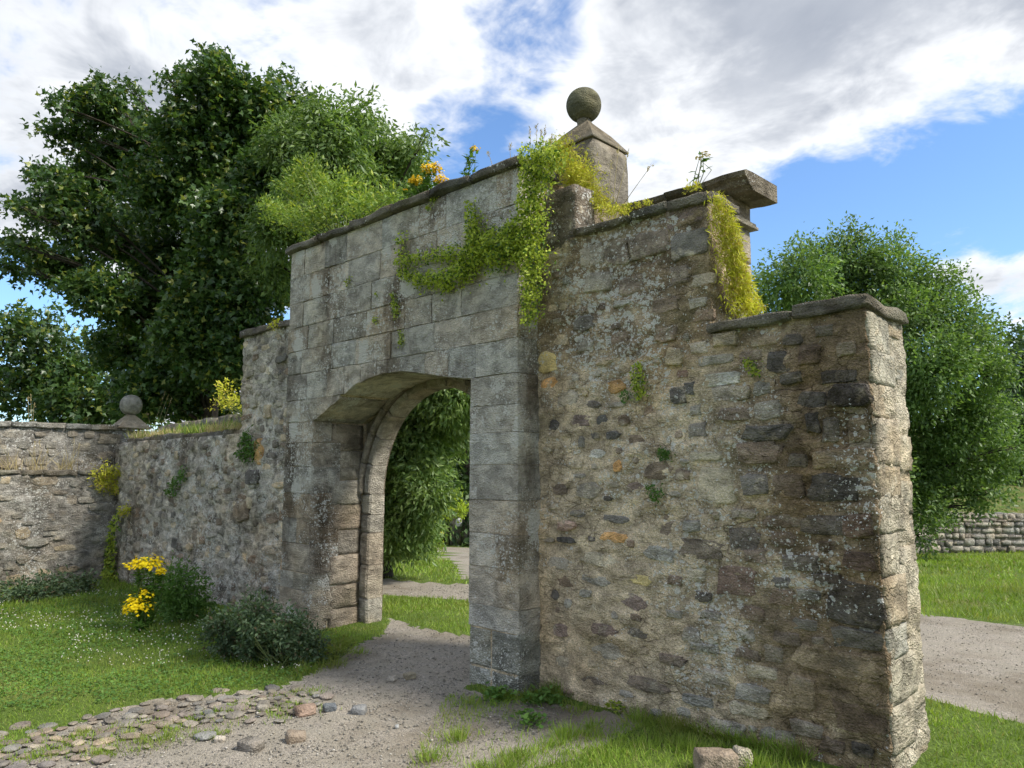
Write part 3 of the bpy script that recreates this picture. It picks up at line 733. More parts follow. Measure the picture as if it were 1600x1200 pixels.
for s_ in traced.split('|'):
    a_ = s_.split(); x, y, w, h = map(float, a_[:4])
    p = onY(x, y, WY); pl = onY(x-w/2, y, WY); pr = onY(x+w/2, y, WY); pt = onY(x, y-h/2, WY); pb = onY(x, y+h/2, WY)
    W, Hh = pr[0]-pl[0], pt[2]-pb[2]
    X = min(p[0], 2.60-W*0.45)
    boxy = X > 1.2 or p[2] > 3.0
    put_stone(wall_r, X, p[2], W, Hh, vary(PAL[a_[4]], 0.12), boxy, surf_y(X, p[2])+0.004, random.uniform(0.016, 0.034) if boxy else random.uniform(0.010, 0.026))
    occ.append((X, p[2], W/2, Hh/2))
def fill(n, x0, x1, topf, wr, hr, cols, parent, occ, pad=0.012, tries=6000, yf=None, boxf=lambda x: False, prd=(0.010, 0.028), name='stone', zmin=0.03):
    c = 0
    for _ in range(tries):
        if c >= n: break
        x = random.uniform(x0, x1); z = random.uniform(zmin, topf(x)-0.05); q = random.random()**1.8
        w = wr[0]+(wr[1]-wr[0])*q; h = min(w, hr[0]+(hr[1]-hr[0])*random.random()**1.5)
        if x-w/2 < x0 or x+w/2 > x1: continue
        if any(abs(x-a) < (w/2+b+pad)*0.94 and abs(z-d) < (h/2+e+pad)*0.94 for a, d, b, e in occ): continue
        occ.append((x, z, w/2, h/2)); bx = boxf(x)
        put_stone(parent, x, z, w, h, vary(PAL[random.choice(cols)], 0.15), bx, yf(x, z)+0.004, random.uniform(*prd), name=name); c += 1
    return c
topr = lambda x: 3.55 if x < 1.55 else 2.62
fill(26, 1.35, 2.6, topr, (0.13, 0.30), (0.07, 0.12), 'dbgtdg', wall_r, occ, 0.014, 4000, surf_y, lambda x: True, (0.014, 0.03))
fill(60, 0.04, 2.6, topr, (0.05, 0.20), (0.04, 0.11), 'bgtstgbgtt', wall_r, occ, 0.02, 9000, surf_y, lambda x: x > 1.4 and random.random() < 0.6)
wall_body('wall_core', [(-0.12, 1.60, WY, 0.64, -0.2, 3.60), (1.5, 2.615, WY, 0.92, -0.2, 2.68)], M['mortar'], wall_r, 0.021, 0.026, 3, M['mortar_end'], 2.62, occ)
# quoins and stones on the broken right end
zz = -0.12; q_ = 0
endcol = [(0.40, 0.36, 0.275), (0.42, 0.385, 0.30), (0.36, 0.31, 0.225), (0.41, 0.375, 0.30), (0.38, 0.32, 0.23)]
while zz < 2.60:
    h_ = random.uniform(0.16, 0.30); z1 = min(zz+h_, 2.655)
    L = random.uniform(0.26, 0.40) if q_ % 2 else random.uniform(0.36, 0.5)
    me = rock_mesh('quoin', (0.16, L, z1-zz-0.004), sd_, 0.05, 0.06, 6, 2.6); sd_ += 1
    link('quoin', me, M['endstone'], wall_r, (2.545+random.uniform(-.006, .006), WY+0.02+L/2, (zz+z1)/2), vary(endcol[q_ % 5], 0.12))
    zz = z1; q_ += 1
zz = -0.12; q_ = 0
while zz < 2.58:
    z1 = min(zz+random.uniform(0.12, 0.34), 2.64); L = random.uniform(0.22, 0.36); y0_ = 0.92-L+random.uniform(-.01, .012)
    me = rock_mesh('end_stone', (0.15, L, (z1-zz)*random.uniform(0.72, 0.96)), sd_, 0.06, 0.10, 6, 2.6); sd_ += 1
    cc_ = (0.46, 0.29, 0.13) if 0.72 < zz < 0.98 else random.choice(endcol)
    link('end_stone', me, M['endstone'], wall_r, (2.534+random.uniform(-.016, .014), y0_+L/2, (zz+z1)/2), vary(cc_, 0.15))
    zz = z1; q_ += 1
# stepped coping of the rubble wall
def coping_run(parent, x0, x1, z, y0, y1, th=(0.06, 0.085), Ls=(0.3, 0.6), colr=(0.17, 0.155, 0.125), name='coping_stone'):
    global sd_
    cx = x0
    while cx < x1-0.01:
        e = min(cx+random.uniform(*Ls), x1)
        if x1-e < 0.18: e = x1
        t_ = random.uniform(*th)
        me = rock_mesh(name, (e-cx-0.004, y1-y0, t_), sd_, 0.3, 0.15, 4, 1.0); sd_ += 1
        o = link(name, me, M['coping'], parent, ((cx+e)/2, (y0+y1)/2+random.uniform(-.012, .012), z+t_/2-0.01), vary(colr))
        o.rotation_euler = (random.uniform(-.02, .02), random.uniform(-.015, .015), 0)
        cx = e
coping_run(wall_r, 0.40, 1.63, 3.60, 0.20, 0.66, (0.055, 0.075))
coping_run(wall_r, 1.58, 2.645, 2.665, 0.20, 0.93, (0.078, 0.088), (0.42, 0.62), (0.20, 0.185, 0.15))
# upright slab beside the gate
me = rock_mesh('upright_stone', (0.35, 0.26, 0.52), sd_, 0.05, 0.03, 6, 1.0); sd_ += 1
link('upright_stone', me, M['rubble'], wall_r, (0.235, 0.38, 3.79), (0.21, 0.18, 0.145))

# ------------------------------------------------------------------ ball finial on its pier
pier = tag(empty('ball_finial_pier', (-0.135, 1.15, 0.0)), 'square stone pier topped by a large mossy stone ball above the gateway', 'finial')
for i, (z0, z1) in enumerate(((-0.1, 0.9), (0.9, 1.8), (1.8, 2.7), (2.7, 3.5), (3.5, 4.12), (4.12, 4.72))):
    me = rock_mesh('pier_block', (0.57, 0.54, z1-z0-0.008), sd_, 0.08, 0.03, 6, 1.2); sd_ += 1
    link('pier_block', me, M['pier'], pier, (-0.115, 1.08, (z0+z1)/2), vary((0.30, 0.265, 0.21), 0.12))
a_, b_, zb, zt = 0.29, 0.28, 4.72, 5.045
V = []; lv = [(1.0, 0.0), (1.015, 0.012), (1.015, 0.05), (0.60, 0.55), (0.16, 0.95), (0.13, 1.0)]
for s_, t_ in lv:
    for sx, sy in ((-1, -1), (0, -1), (1, -1), (1, 0), (1, 1), (0, 1), (-1, 1), (-1, 0)): V.append((a_*s_*sx, b_*s_*sy, (zt-zb)*t_))
V = np.array(V); V += 0.008*np.stack([fbm(V, 5, 2, 60+c) for c in range(3)], -1)
F = [tuple(range(7, -1, -1))]+[(r*8+i, r*8+(i+1) % 8, (r+1)*8+(i+1) % 8, (r+1)*8+i) for r in range(5) for i in range(8)]+[tuple(40+i for i in range(8))]
link('pyramid_cap', mesh('pyramid_cap', V, F), M['pier'], pier, (-0.12, 1.08, zb), (0.19, 0.172, 0.135))
def ball_mesh(name, r, seed):
    V, F = _cg[6]; V = V/np.linalg.norm(V, axis=1, keepdims=True)
    V = V*(1+0.012*fbm(V, 2, 3, seed)[:, None]); return mesh(name, V*r, F, True)
bp = onY(912, 165, 1.078)
o = link('ball', ball_mesh('ball', 0.173, 4), M['finial'], pier, bp, (0.135, 0.135, 0.095))
md = o.modifiers.new('smooth', 'SUBSURF'); md.levels = 1; md.render_levels = 1
V, F = tube([(0, 0, -0.10), (0, 0, -0.02), (0, 0, 0.06)], [0.075, 0.06, 0.07], 14)
link('neck', mesh('neck', V, F, True), M['pier'], pier, (bp[0], bp[1], bp[2]-0.21), (0.19, 0.175, 0.14))

# ------------------------------------------------------------------ broken rear portal with its cornice
por = tag(empty('ruined_portal_pier', (1.2, 1.45, 0.0)), 'dressed stone pier carrying a broken projecting cornice, behind the rubble wall', 'pier')
XR = 1.19
for (z0, z1) in ((-0.2, 0.9), (0.9, 1.9), (1.9, 2.75), (2.75, 3.16), (3.16, 3.5), (3.5, 3.81)):
    me = rock_mesh('shaft_block', (0.62, 0.30, z1-z0-0.006), sd_, 0.05, 0.02, 6, 1.2); sd_ += 1
    link('shaft_block', me, M['pier'], por, (XR-0.30, 1.56, (z0+z1)/2), vary((0.33, 0.29, 0.225), 0.08))
for (zz, ov, hh) in ((3.825, 0.045, 0.032), (3.858, 0.03, 0.03)):
    me = rock_mesh('necking_moulding', (0.66+2*ov, 0.36+2*ov, hh), sd_, 0.6, 0.03, 6); sd_ += 1
    link('necking_moulding', me, M['pier'], por, (XR-0.31, 1.54, zz), (0.27, 0.24, 0.185))
me = rock_mesh('capital_block', (0.64, 0.39, 0.18), sd_, 0.07, 0.03, 6, 1.2); sd_ += 1
link('capital_block', me, M['pier'], por, (XR-0.32, 1.54, 3.962), (0.26, 0.205, 0.15))
prof = [(0.24, 0.0), (-0.20, 0.0), (-0.22, 0.02), (-0.26, 0.035), (-0.28, 0.07), (-0.33, 0.09), (-0.35, 0.125), (-0.32, 0.14), (-0.2, 0.15), (0.24, 0.155)]
def cornice_len(x0, x1, rag1=0.0):
    global sd_
    n = max(2, int((x1-x0)/0.06)); k_ = len(prof); F = []
    V = np.array([[x0+(x1-x0)*i/n, y, z] for i in range(n+1) for (y, z) in prof])
    V = V+np.stack([fbm(V, 4, 4, sd_+c*7) for c in range(3)], -1)*0.022
    V[-k_:, 0] += rag1*fbm(V[-k_:], 9, 2, sd_)
    for i in range(n):
        for j in range(k_): F.append((i*k_+j, i*k_+(j+1) % k_, (i+1)*k_+(j+1) % k_, (i+1)*k_+j))
    F.append(tuple(range(k_-1, -1, -1))); F.append(tuple(n*k_+j for j in range(k_)))
    me = mesh('cornice', V, F); fixn(me); sd_ += 1; return me
for (x0, x1) in ((0.10, 0.62), (0.625, 1.02), (1.025, 1.40)):
    c = (x0+x1)/2
    link('cornice_length', cornice_len(x0-c, x1-c, 0.09 if x1 > 1.4 else 0), M['coping'], por, (c, 1.58, 4.045), vary((0.185, 0.165, 0.13)))

# ------------------------------------------------------------------ rubble walls on the left
wall_l = tag(empty('garden_wall', (-6.6, 0.6, 0.0)), 'dark old rubble wall stepping down left of the gateway, grass on its top', 'wall')
wall_body('wall_core', [(-5.28, -3.62, WY, 0.92, -0.3, 3.50), (-9.9, -5.2, WY, 0.95, -0.4, 2.20)], M['mortar_left'], wall_l, 0.04, 0.036, 8)
SHL = [rubble_shape(300+i, i % 2 == 0) for i in range(20)]
for m_ in SHL: m_.materials.append(M['rubble'])
def surf_l(x, z): return surf_y(x, z, 8, 0.036)
SH_R0, SH_B0 = SH_R, SH_B
SH_R, SH_B = SHL, SHL
occ_l = []
topl = lambda x: 3.45 if x > -5.25 else 2.15
fill(285, -9.5, -3.70, topl, (0.11, 0.32), (0.07, 0.19), 'ggbgtgdtgb', wall_l, occ_l, 0.004, 26000, surf_l, lambda x: False, (0.008, 0.028))
for (x, y, w, h, c) in ((447, 872, 16, 60, 'o'), (448, 925, 14, 34, 'y'), (404, 705, 14, 40, 'o'), (395, 745, 20, 24, 'k'), (378, 800, 22, 34, 'b')):
    p = onY(x, y, WY); W = onY(x+w/2, y, WY)[0]-onY(x-w/2, y, WY)[0]; Hh = onY(x, y-h/2, WY)[2]-onY(x, y+h/2, WY)[2]
    put_stone(wall_l, min(p[0], -3.8), p[2], W, Hh, vary(PAL[c]), True, surf_l(p[0], p[2]), 0.03)
coping_run(wall_l, -5.34, -3.68, 3.49, 0.21, 0.95, (0.07, 0.11), (0.35, 0.6), (0.175, 0.15, 0.125))
# sloping back of the low wall: raised rear courses
x = -9.3
while x < -5.3:
    L = random.uniform(0.3, 0.55)
    me = rock_mesh('ridge_stone', (min(L, -5.25-x), 0.36, 0.40), sd_, 0.25, 0.10, 4, 1.1); sd_ += 1
    link('ridge_stone', me, M['coping'], wall_l, (x+L/2, 0.88, 2.30+0.06*(x+9.3)/4+random.uniform(-.02, .02)), vary((0.20, 0.185, 0.155)))
    x += L
x = -9.4
while x < -5.3:
    L = random.uniform(0.28, 0.5)
    me = rock_mesh('ridge_stone', (L, 0.40, 0.14), sd_, 0.3, 0.14, 4, 1.1); sd_ += 1
    link('ridge_stone', me, M['coping'], wall_l, (x+L/2, 0.47, 2.20+random.uniform(-.02, .02)), vary((0.18, 0.165, 0.135)))
    x += L
# wall coming towards the viewer at the far left
wall_p = tag(empty('return_wall', (-10.0, -2.6, 0.0)), 'pale lichened wall with a grassy ledge at the far left, meeting the dark wall', 'wall')
PXW = -9.72
V = []
for nm, rc, sd2 in (('lower_core', (-10.45, PXW, -6.5, 0.3, -0.4, 1.66), 11), ('upper_core', (-10.7, -10.12, -6.5, 0.9, 1.5, 2.44), 12)):
    V, F, m, nzv = grid_ribbon([(rc[0], rc[2]), (rc[1], rc[2]), (rc[1], rc[3]), (rc[0], rc[3])], rc[4], rc[5], 0.055, rough(0.035, 3.0, sd2))
    top = np.arange(m)+(nzv-1)*m; F = [tuple(f) for f in F.tolist()]+[tuple(int(t) for t in top)]
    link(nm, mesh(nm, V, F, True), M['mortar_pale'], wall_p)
def fill_x(n, X, y0, y1, z0, z1, wr, hr, cols, parent, tries=6000):
    occ = []; c = 0
    for _ in range(tries):
        if c >= n: break
        y = random.uniform(y0, y1); z = random.uniform(z0, z1); w = wr[0]+(wr[1]-wr[0])*random.random()**1.7; h = min(w*0.8, random.uniform(*hr))
        if any(abs(y-a) < (w/2+b)*0.97 and abs(z-d) < (h/2+e)*0.97 for a, d, b, e in occ): continue
        occ.append((y, z, w/2, h/2)); c += 1
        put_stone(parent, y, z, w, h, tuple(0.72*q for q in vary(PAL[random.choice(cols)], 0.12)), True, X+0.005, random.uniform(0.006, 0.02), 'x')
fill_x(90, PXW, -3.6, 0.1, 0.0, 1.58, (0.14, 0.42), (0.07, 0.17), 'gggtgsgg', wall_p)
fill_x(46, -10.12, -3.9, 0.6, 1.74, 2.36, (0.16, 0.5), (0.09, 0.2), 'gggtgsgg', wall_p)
y = -3.9
while y < 0.55:
    L = random.uniform(0.35, 0.75); e = min(y+L, 0.6)
    me = rock_mesh('coping_stone', (0.66, e-y-0.006, 0.10), sd_, 0.3, 0.1, 4, 0.9); sd_ += 1
    link('coping_stone', me, M['coping'], wall_p, (-10.40, (y+e)/2, 2.475), vary((0.27, 0.255, 0.22)))
    y = e
y = -3.9
while y < 0.1:
    L = random.uniform(0.3, 0.6); e = min(y+L, 0.15)
    me = rock_mesh('ledge_stone', (0.50, e-y-0.006, 0.08), sd_, 0.35, 0.16, 4, 0.9); sd_ += 1
    link('ledge_stone', me, M['coping'], wall_p, (-9.93, (y+e)/2, 1.69), vary((0.22, 0.205, 0.17)))
    y = e
SH_R, SH_B = SH_R0, SH_B0
# small ball finial on the far corner
bq = onX(205, 633, -10.3)
fin = tag(empty('ball_finial', (bq[0], bq[1], 2.52)), 'small pale stone ball on a low pyramid at the far left wall corner', 'finial')
r2 = 0.195
V = []; 
for s_, t_ in ((1.0, 0.0), (1.03, 0.06), (0.55, 0.6), (0.2, 1.0)):
    for sx, sy in ((-1, -1), (1, -1), (1, 1), (-1, 1)): V.append((0.27*s_*sx, 0.27*s_*sy, 0.26*t_))
F = [(3, 2, 1, 0)]+[(r*4+i, r*4+(i+1) % 4, (r+1)*4+(i+1) % 4, (r+1)*4+i) for r in range(3) for i in range(4)]+[(12, 13, 14, 15)]
link('pyramid_base', mesh('pyramid_base', V, F), M['pier'], fin, (bq[0], bq[1], bq[2]-r2-0.24), (0.40, 0.34, 0.26))
o = link('ball', ball_mesh('ball', r2, 9), M['pier'], fin, bq, (0.36, 0.345, 0.30))
md = o.modifiers.new('smooth', 'SUBSURF'); md.levels = 1; md.render_levels = 1

# ------------------------------------------------------------------ field wall, bank
fw = [onG(1425, 866), onG(1700, 862)]
fa, fb = fw[0][:2], fw[1][:2]; fdir = (fb-fa)/np.linalg.norm(fb-fa); fnor = np.array([fdir[1], -fdir[0]])
if np.dot(CAM[:2]-fa, fnor) < 0: fnor = -fnor
base_w = fa-fdir*10.0; FL = np.linalg.norm(fb-fa)+12.0
field_wall = tag(empty('field_wall', (*((fa+fb)/2), fw[0][2])), 'low pale drystone field wall with upright coping stones beyond the lawn', 'wall')
fang = math.atan2(fdir[1], fdir[0])
WH = 1.02
V, F, m, nzv = grid_ribbon([(0, 0), (FL, 0), (FL, 0.4), (0, 0.4)], 0, WH, 0.10, rough(0.03, 3.0, 15))
top = np.arange(m)+(nzv-1)*m; F = [tuple(f) for f in F.tolist()]+[tuple(int(t) for t in top)]
fside = np.array([-fdir[1], fdir[0]])
if np.dot(fside, fnor) > 0: fside = -fside
V2 = np.zeros_like(V); V2[:, :2] = base_w+V[:, :1]*fdir+V[:, 1:2]*fside; V2[:, 2] = V[:, 2]+gz(V2[:, 0], V2[:, 1])-0.06
me = mesh('wall_core', V2, F, True); fixn(me)
M['mortar_far'] = stone_mat('pale drystone', lichen=0.7, stain=0.6, moss=0.1, pits=0.4, base=(0.27, 0.25, 0.21), warp=0.5)
link('wall_core', me, M['mortar_far'], field_wall)
LIBR = [rock_mesh('field_stone', (1, 1, 1), 700+i, 0.35, 0.10, 2, 1.2) for i in range(12)]
for m_ in LIBR: m_.materials.append(M['rubble'])
def far_stone(name, s, z, L, D, Hh, off, colr):
    p = base_w+fdir*s+fside*off
    o = link(name, random.choice(LIBR), None, field_wall, (p[0], p[1], float(gz(p[0], p[1]))-0.06+z), colr, (0, 0, fang+random.uniform(-.08, .08))); o.scale = (L, D, Hh); return o
s_ = 0.0
while s_ < FL:
    L = random.uniform(0.17, 0.30); far_stone('coping_stone', s_+L/2, WH+0.10, L, 0.46, random.uniform(0.20, 0.28), 0.2, vary((0.33, 0.31, 0.265))); s_ += L*0.97
z_ = 0.08
while z_ < WH-0.02:
    hh = random.uniform(0.11, 0.21); s_ = random.uniform(8.0, 8.2)
    while s_ < FL:
        L = random.uniform(0.16, 0.58)
        far_stone('wall_stone', s_+L/2, z_+hh/2+random.uniform(-.025, .025), L*random.uniform(0.85, 1.0), 0.16, hh*random.uniform(0.65, 1.15), 0.02+random.uniform(-.03, .03), vary(random.choice([(0.30, 0.28, 0.24), (0.36, 0.335, 0.28), (0.22, 0.20, 0.175), (0.15, 0.14, 0.125)]), 0.15)); s_ += L
    z_ += hh
# the grassy bank behind it, and rising ground under the trees
bs = np.linspace(0, 96, 48); bt = np.linspace(0.3, 120, 60)
BS, BT = np.meshgrid(bs, bt)
BX = base_w[0]+fdir[0]*BS+fside[0]*BT; BY = base_w[1]+fdir[1]*BS+fside[1]*BT
BZ = gz(BX, BY)-0.25+1.15*(1-np.exp(-BT/2.0))+0.10*BT*np.clip(BT/10, 0, 1)+0.35*fbm(np.stack([BX, BY, BX*0], -1), 0.35, 4, 77)*np.clip(BT/3, 0, 1)
Vb = np.stack([BX, BY, BZ], -1).reshape(-1, 3); nb = len(bs)
ii, jj = np.meshgrid(np.arange(len(bt)-1), np.arange(nb-1), indexing='ij')
Fb = np.stack([ii*nb+jj, ii*nb+jj+1, (ii+1)*nb+jj+1, (ii+1)*nb+jj], -1).reshape(-1, 4)
me = mesh('hillside', Vb, Fb, True); fixn(me)
tag(link('hillside', me, M['bank']), 'rough tawny grass bank rising behind the field wall', kind='structure')

# ------------------------------------------------------------------ cobbles along the path edge
LIBC = [rock_mesh('cobble', (1, 1, 1), 800+i, 0.8, 0.10, 4, 0.9) for i in range(14)]
for m_ in LIBC: m_.materials.append(M['cobble'])
ctr = [(-60, 1200), (0, 1178), (60, 1165), (120, 1152), (180, 1138), (240, 1122), (300, 1112), (360, 1104), (420, 1098), (470, 1092)]
cpos = []
cl = np.array([onG(x, y)[:2] for x, y in ctr])
seg = np.r_[0, np.cumsum(np.linalg.norm(np.diff(cl, axis=0), axis=1))]
tries = 0
while len(cpos) < 190 and tries < 6000:
    tries += 1
    u = random.random()*seg[-1]; p = np.array([np.interp(u, seg, cl[:, 0]), np.interp(u, seg, cl[:, 1])])
    f_ = u/seg[-1]
    p = p+np.array([random.gauss(0, 1), random.gauss(0, 1)])*(0.20-0.06*f_)
    r_ = random.uniform(0.024, 0.068)
    if any(np.hypot(*(p-q[0])) < (r_+q[1])*0.92 for q in cpos): continue
    cpos.append((p, r_))
for p, r_ in cpos:
    zc_ = float(gz(p[0], p[1]))
    o = link('cobble', random.choice(LIBC), None, path, (p[0], p[1], zc_+0.001), vary(random.choice([(0.27, 0.24, 0.20), (0.31, 0.275, 0.22), (0.22, 0.21, 0.19), (0.25, 0.215, 0.185)]), 0.15))
    o.scale = (r_*random.uniform(1.7, 2.4), r_*random.uniform(1.4, 1.9), r_*random.uniform(0.42, 0.62)); o.rotation_euler = (random.uniform(-.1, .1), random.uniform(-.1, .1), random.uniform(0, 6.3))
# loose stones lying about, each its own thing
loose = [(477, 1113, 30, (0.36, 0.26, 0.20), 'pinkish angular stone loose on the gravel path edge'),
         (515, 1108, 20, (0.17, 0.185, 0.20), 'blue grey pebble beside the pinkish stone on the path'),
         (561, 1112, 24, (0.22, 0.22, 0.215), 'smooth grey stone rightmost on the gravel path edge'),
         (411, 1106, 24, (0.30, 0.28, 0.24), 'pale rounded stone at the right end of the cobbles'),
         (343, 1157, 16, (0.46, 0.41, 0.34), 'small pale stone alone on the path below the cobbles'),
         (612, 1062, 14, (0.46, 0.44, 0.40), 'small white stone on the bright gravel inside the gateway'),
         (640, 1058, 18, (0.38, 0.34, 0.25), 'tan stone half sunk in the gravel inside the gateway'),
         (462, 1155, 30, (0.29, 0.235, 0.18), 'low brown stone half buried in the foreground path'),
         (392, 1168, 36, (0.24, 0.22, 0.195), 'flat grey stone set in the path with grass around it'),
         (620, 1136, 8, (0.40, 0.40, 0.38), 'tiny pale pebble in the middle of the path')]
for x, y, w, c, lab in loose:
    p = onG(x, y); s = w*np.dot(p-CAM, CF)/FPX
    me = rock_mesh('loose_stone', (s, s*0.75, s*0.55), sd_, 0.5, 0.13, 4, 1.0); sd_ += 1
    o = link('loose_stone', me, M['cobble'], None, (p[0], p[1], p[2]+s*0.10), c, (random.uniform(-.2, .2), random.uniform(-.2, .2), random.uniform(0, 6)))
    tag(o, lab, 'stone', 'loose stones on the path')
p = onG(1118, 1204)
me = rock_mesh('stone_block', (0.235, 0.12, 0.13), sd_, 0.22, 0.07, 6, 1.2); sd_ += 1
o = link('stone_block', me, M['cobble'], None, (p[0], p[1], p[2]+0.045), (0.30, 0.24, 0.18), (0.04, 0.05, YAW+0.05)); tag(o, 'brown squared block lying in the grass at the bottom edge', 'stone')
p = onG(1160, 1194)
me = rock_mesh('mortar_lump', (0.10, 0.10, 0.11), sd_, 0.3, 0.14, 6, 1.2); sd_ += 1
o = link('mortar_lump', me, M['mortar_end'], None, (p[0], p[1], p[2]+0.035), (0.4, 0.37, 0.3), (0, 0.1, 0.8)); tag(o, 'pale lump of old mortar beside the brown block in grass', 'stone')

# notice post seen through the arch
p = onG(712, 851); dpt = np.dot(p-CAM, CF)
pt = CAM+ray(712, 792)*dpt; hgt = pt[2]-p[2]; wpx = dpt/FPX
post = tag(empty('gate_post', p), 'grey stone gate post with a small white notice, seen through the arch', 'post')
def cam_box(name, c, w, d, h, mat, par, color=None, amp=0.02):
    me = rock_mesh(name, (w, d, h), random.randint(0, 999), 0.08, amp, 4, 1.0)
    return link(name, me, mat, par, c, color, (0, 0, YAW))
cam_box('post_shaft', p+np.array([0, 0, hgt/2]), 17*wpx, 0.3, hgt, M['pier'], post, (0.19, 0.18, 0.15))
cam_box('post_cap', p+np.array([0, 0, hgt+0.02]), 20*wpx, 0.36, 0.06, M['pier'], post, (0.19, 0.18, 0.15))
fwd = np.array([-math.sin(YAW), math.cos(YAW), 0])
nc = CAM+ray(717, 816)*(dpt-0.2)
nb_ = link('notice', rock_mesh('notice', (10*wpx, 0.02, 13*wpx), 5, 0.05, 0.0, 2), M['sign'], post, nc, None, (0, 0, YAW))
WL[nb_.name] = np.asarray(nc)
for i in range(3):
    o = link('print_line', rock_mesh('print_line', ((6-i)*wpx, 0.004, 1.0*wpx), 5, 0.05, 0.0, 2), M['print'], nb_, nc, None, None); o.location = (0, -0.013, (2.5-2.6*i)*wpx)
pg = onG(697, 850); dg = np.dot(pg-CAM, CF)
gate2 = tag(empty('timber_gate', pg), 'dark boarded timber gate beside the grey post through the arch', 'gate')
for i in range(4):
    q = CAM+ray(692+i*4.2, 830)*dg
    q[2] = pg[2]
    hh = (CAM+ray(697, 790)*dg)[2]-pg[2]
    cam_box('board', q+np.array([0, 0, hh/2]), 4.0*dg/FPX, 0.04, hh*random.uniform(0.95, 1.0), M['darkwood'], gate2, amp=0.0)
cam_box('rail', CAM+ray(698, 805)*(dg-0.05), 17*dg/FPX, 0.05, 0.09, M['darkwood'], gate2, amp=0.0)
# boundary wall piece right of the post
pw = onG(752, 851); dw = np.dot(pw-CAM, CF); hh = (CAM+ray(752, 795)*dw)[2]-pw[2]
tag(cam_box('lane_wall', pw+np.array([0, 0, hh/2]), 60*dw/FPX, 0.35, hh, M['mortar_far'], None, amp=0.05), 'grey lane wall continuing right of the post through the arch', 'wall')

# ------------------------------------------------------------------ foliage tools
KITE = (np.array([(0, 0, 0), (.42, .5, .07), (1, 0, 0), (.42, -.5, .07)]), np.array([(0, 1, 2), (0, 2, 3)]))
MAPLE = (np.array([(0, 0, 0), (.30, .56, 0), (.52, .20, .05), (1, 0, -.05), (.52, -.20, .05), (.30, -.56, 0)]), np.array([(0, 1, 2), (0, 2, 3), (0, 3, 4), (0, 4, 5)]))
BLADE = (np.array([(0, .5, 0), (0, -.5, 0), (.55, .36, .10), (.55, -.36, .10), (1, 0, .34)]), np.array([(0, 1, 3), (0, 3, 2), (2, 3, 4)]))
def unit(v): return v/np.maximum(np.linalg.norm(v, axis=-1, keepdims=True), 1e-9)
def leaves(P, A, N, L, W, pat):
    """P base, A axis, N face normal hint, L length, W width"""
    A = unit(A); S = unit(np.cross(N, A)); N = np.cross(A, S)
    c, t = pat; n = len(P)
    L = np.broadcast_to(L, (n,))[:, None, None]; W = np.broadcast_to(W, (n,))[:, None, None]
    V = P[:, None]+A[:, None]*c[None, :, 0:1]*L+S[:, None]*c[None, :, 1:2]*W+N[:, None]*c[None, :, 2:3]*L
    F = (np.arange(n)*len(c))[:, None, None]+t[None]
    return V.reshape(-1, 3), F.reshape(-1, 3)
def leaf_obj(name, parts, mat, parent=None, loc=(0, 0, 0)):
    V = []; F = []; n = 0
    for v, f in parts: V.append(v); F.append(f+n); n += len(v)
    loc = np.asarray(loc, float)
    return link(name, mesh(name, np.concatenate(V)-loc, np.concatenate(F)), mat, parent, loc)
def rdir(n): return unit(rng.normal(size=(n, 3)))
def clump_leaves(clumps, per, twig_r, leaf, pat, n_tw, droop=0.3, shell=0.55, aspect=0.5, up=0.5, spread=1.0):
    """clumps: (centre, radii); leaves gathered on twigs that fill each clump, denser near its skin"""
    P = []; A = []; N = []; L = []
    vols = np.array([r[0]*r[1]*r[2] for _, r in clumps])**0.72; cnt = np.maximum(4, (vols/vols.sum()*n_tw)).astype(int)
    for (c, r), k_ in zip(clumps, cnt):
        c = np.asarray(c, float); r = np.asarray(r, float)
        d = rdir(k_); rad = rng.random(k_)**(1-shell*0.75)
        lump = 1+0.42*fbm(d*1.0+c, 2.4, 3, 71)
        t = c+d*r*(rad*lump)[:, None]
        out = unit(d*np.array([1, 1, 0.7]))
        out[:, 2] -= droop
        for i in range(k_):
            m_ = max(2, int(per*rng.uniform(0.6, 1.4)))
            along = rng.random(m_)[:, None]*twig_r*1.6*unit(out[i]+0.4*rng.normal(size=3))
            P.append(t[i]+along+rng.normal(size=(m_, 3))*twig_r*0.42*spread)
            a = out[i]*0.8+rng.normal(size=(m_, 3))*0.65; a[:, 2] -= droop*0.6; A.append(a)
            nn = rng.normal(size=(m_, 3))*0.55; nn[:, 2] += up; nn += 0.35*out[i]; N.append(nn); L.append(leaf*rng.uniform(0.6, 1.25, m_))
    P = np.concatenate(P); A = np.concatenate(A); N = np.concatenate(N); L = np.concatenate(L)
    return leaves(P, A, N, L, L*aspect, pat)
def px_clumps(spec, D, jit=0.0, f=1.0):
    out = []
    for s in spec:
        x, y, rx, ry = s[:4]; rx *= f; ry *= f; dd = D+(s[4] if len(s) > 4 else random.uniform(-jit, jit)); k_ = dd/FPX
        out.append((CAM+ray(x, y)*dd, (0.5*(rx+ry)*0.35*k_+rx*0.6*k_, 0.5*(rx+ry)*0.35*k_+rx*0.6*k_, ry*k_)))
    return out
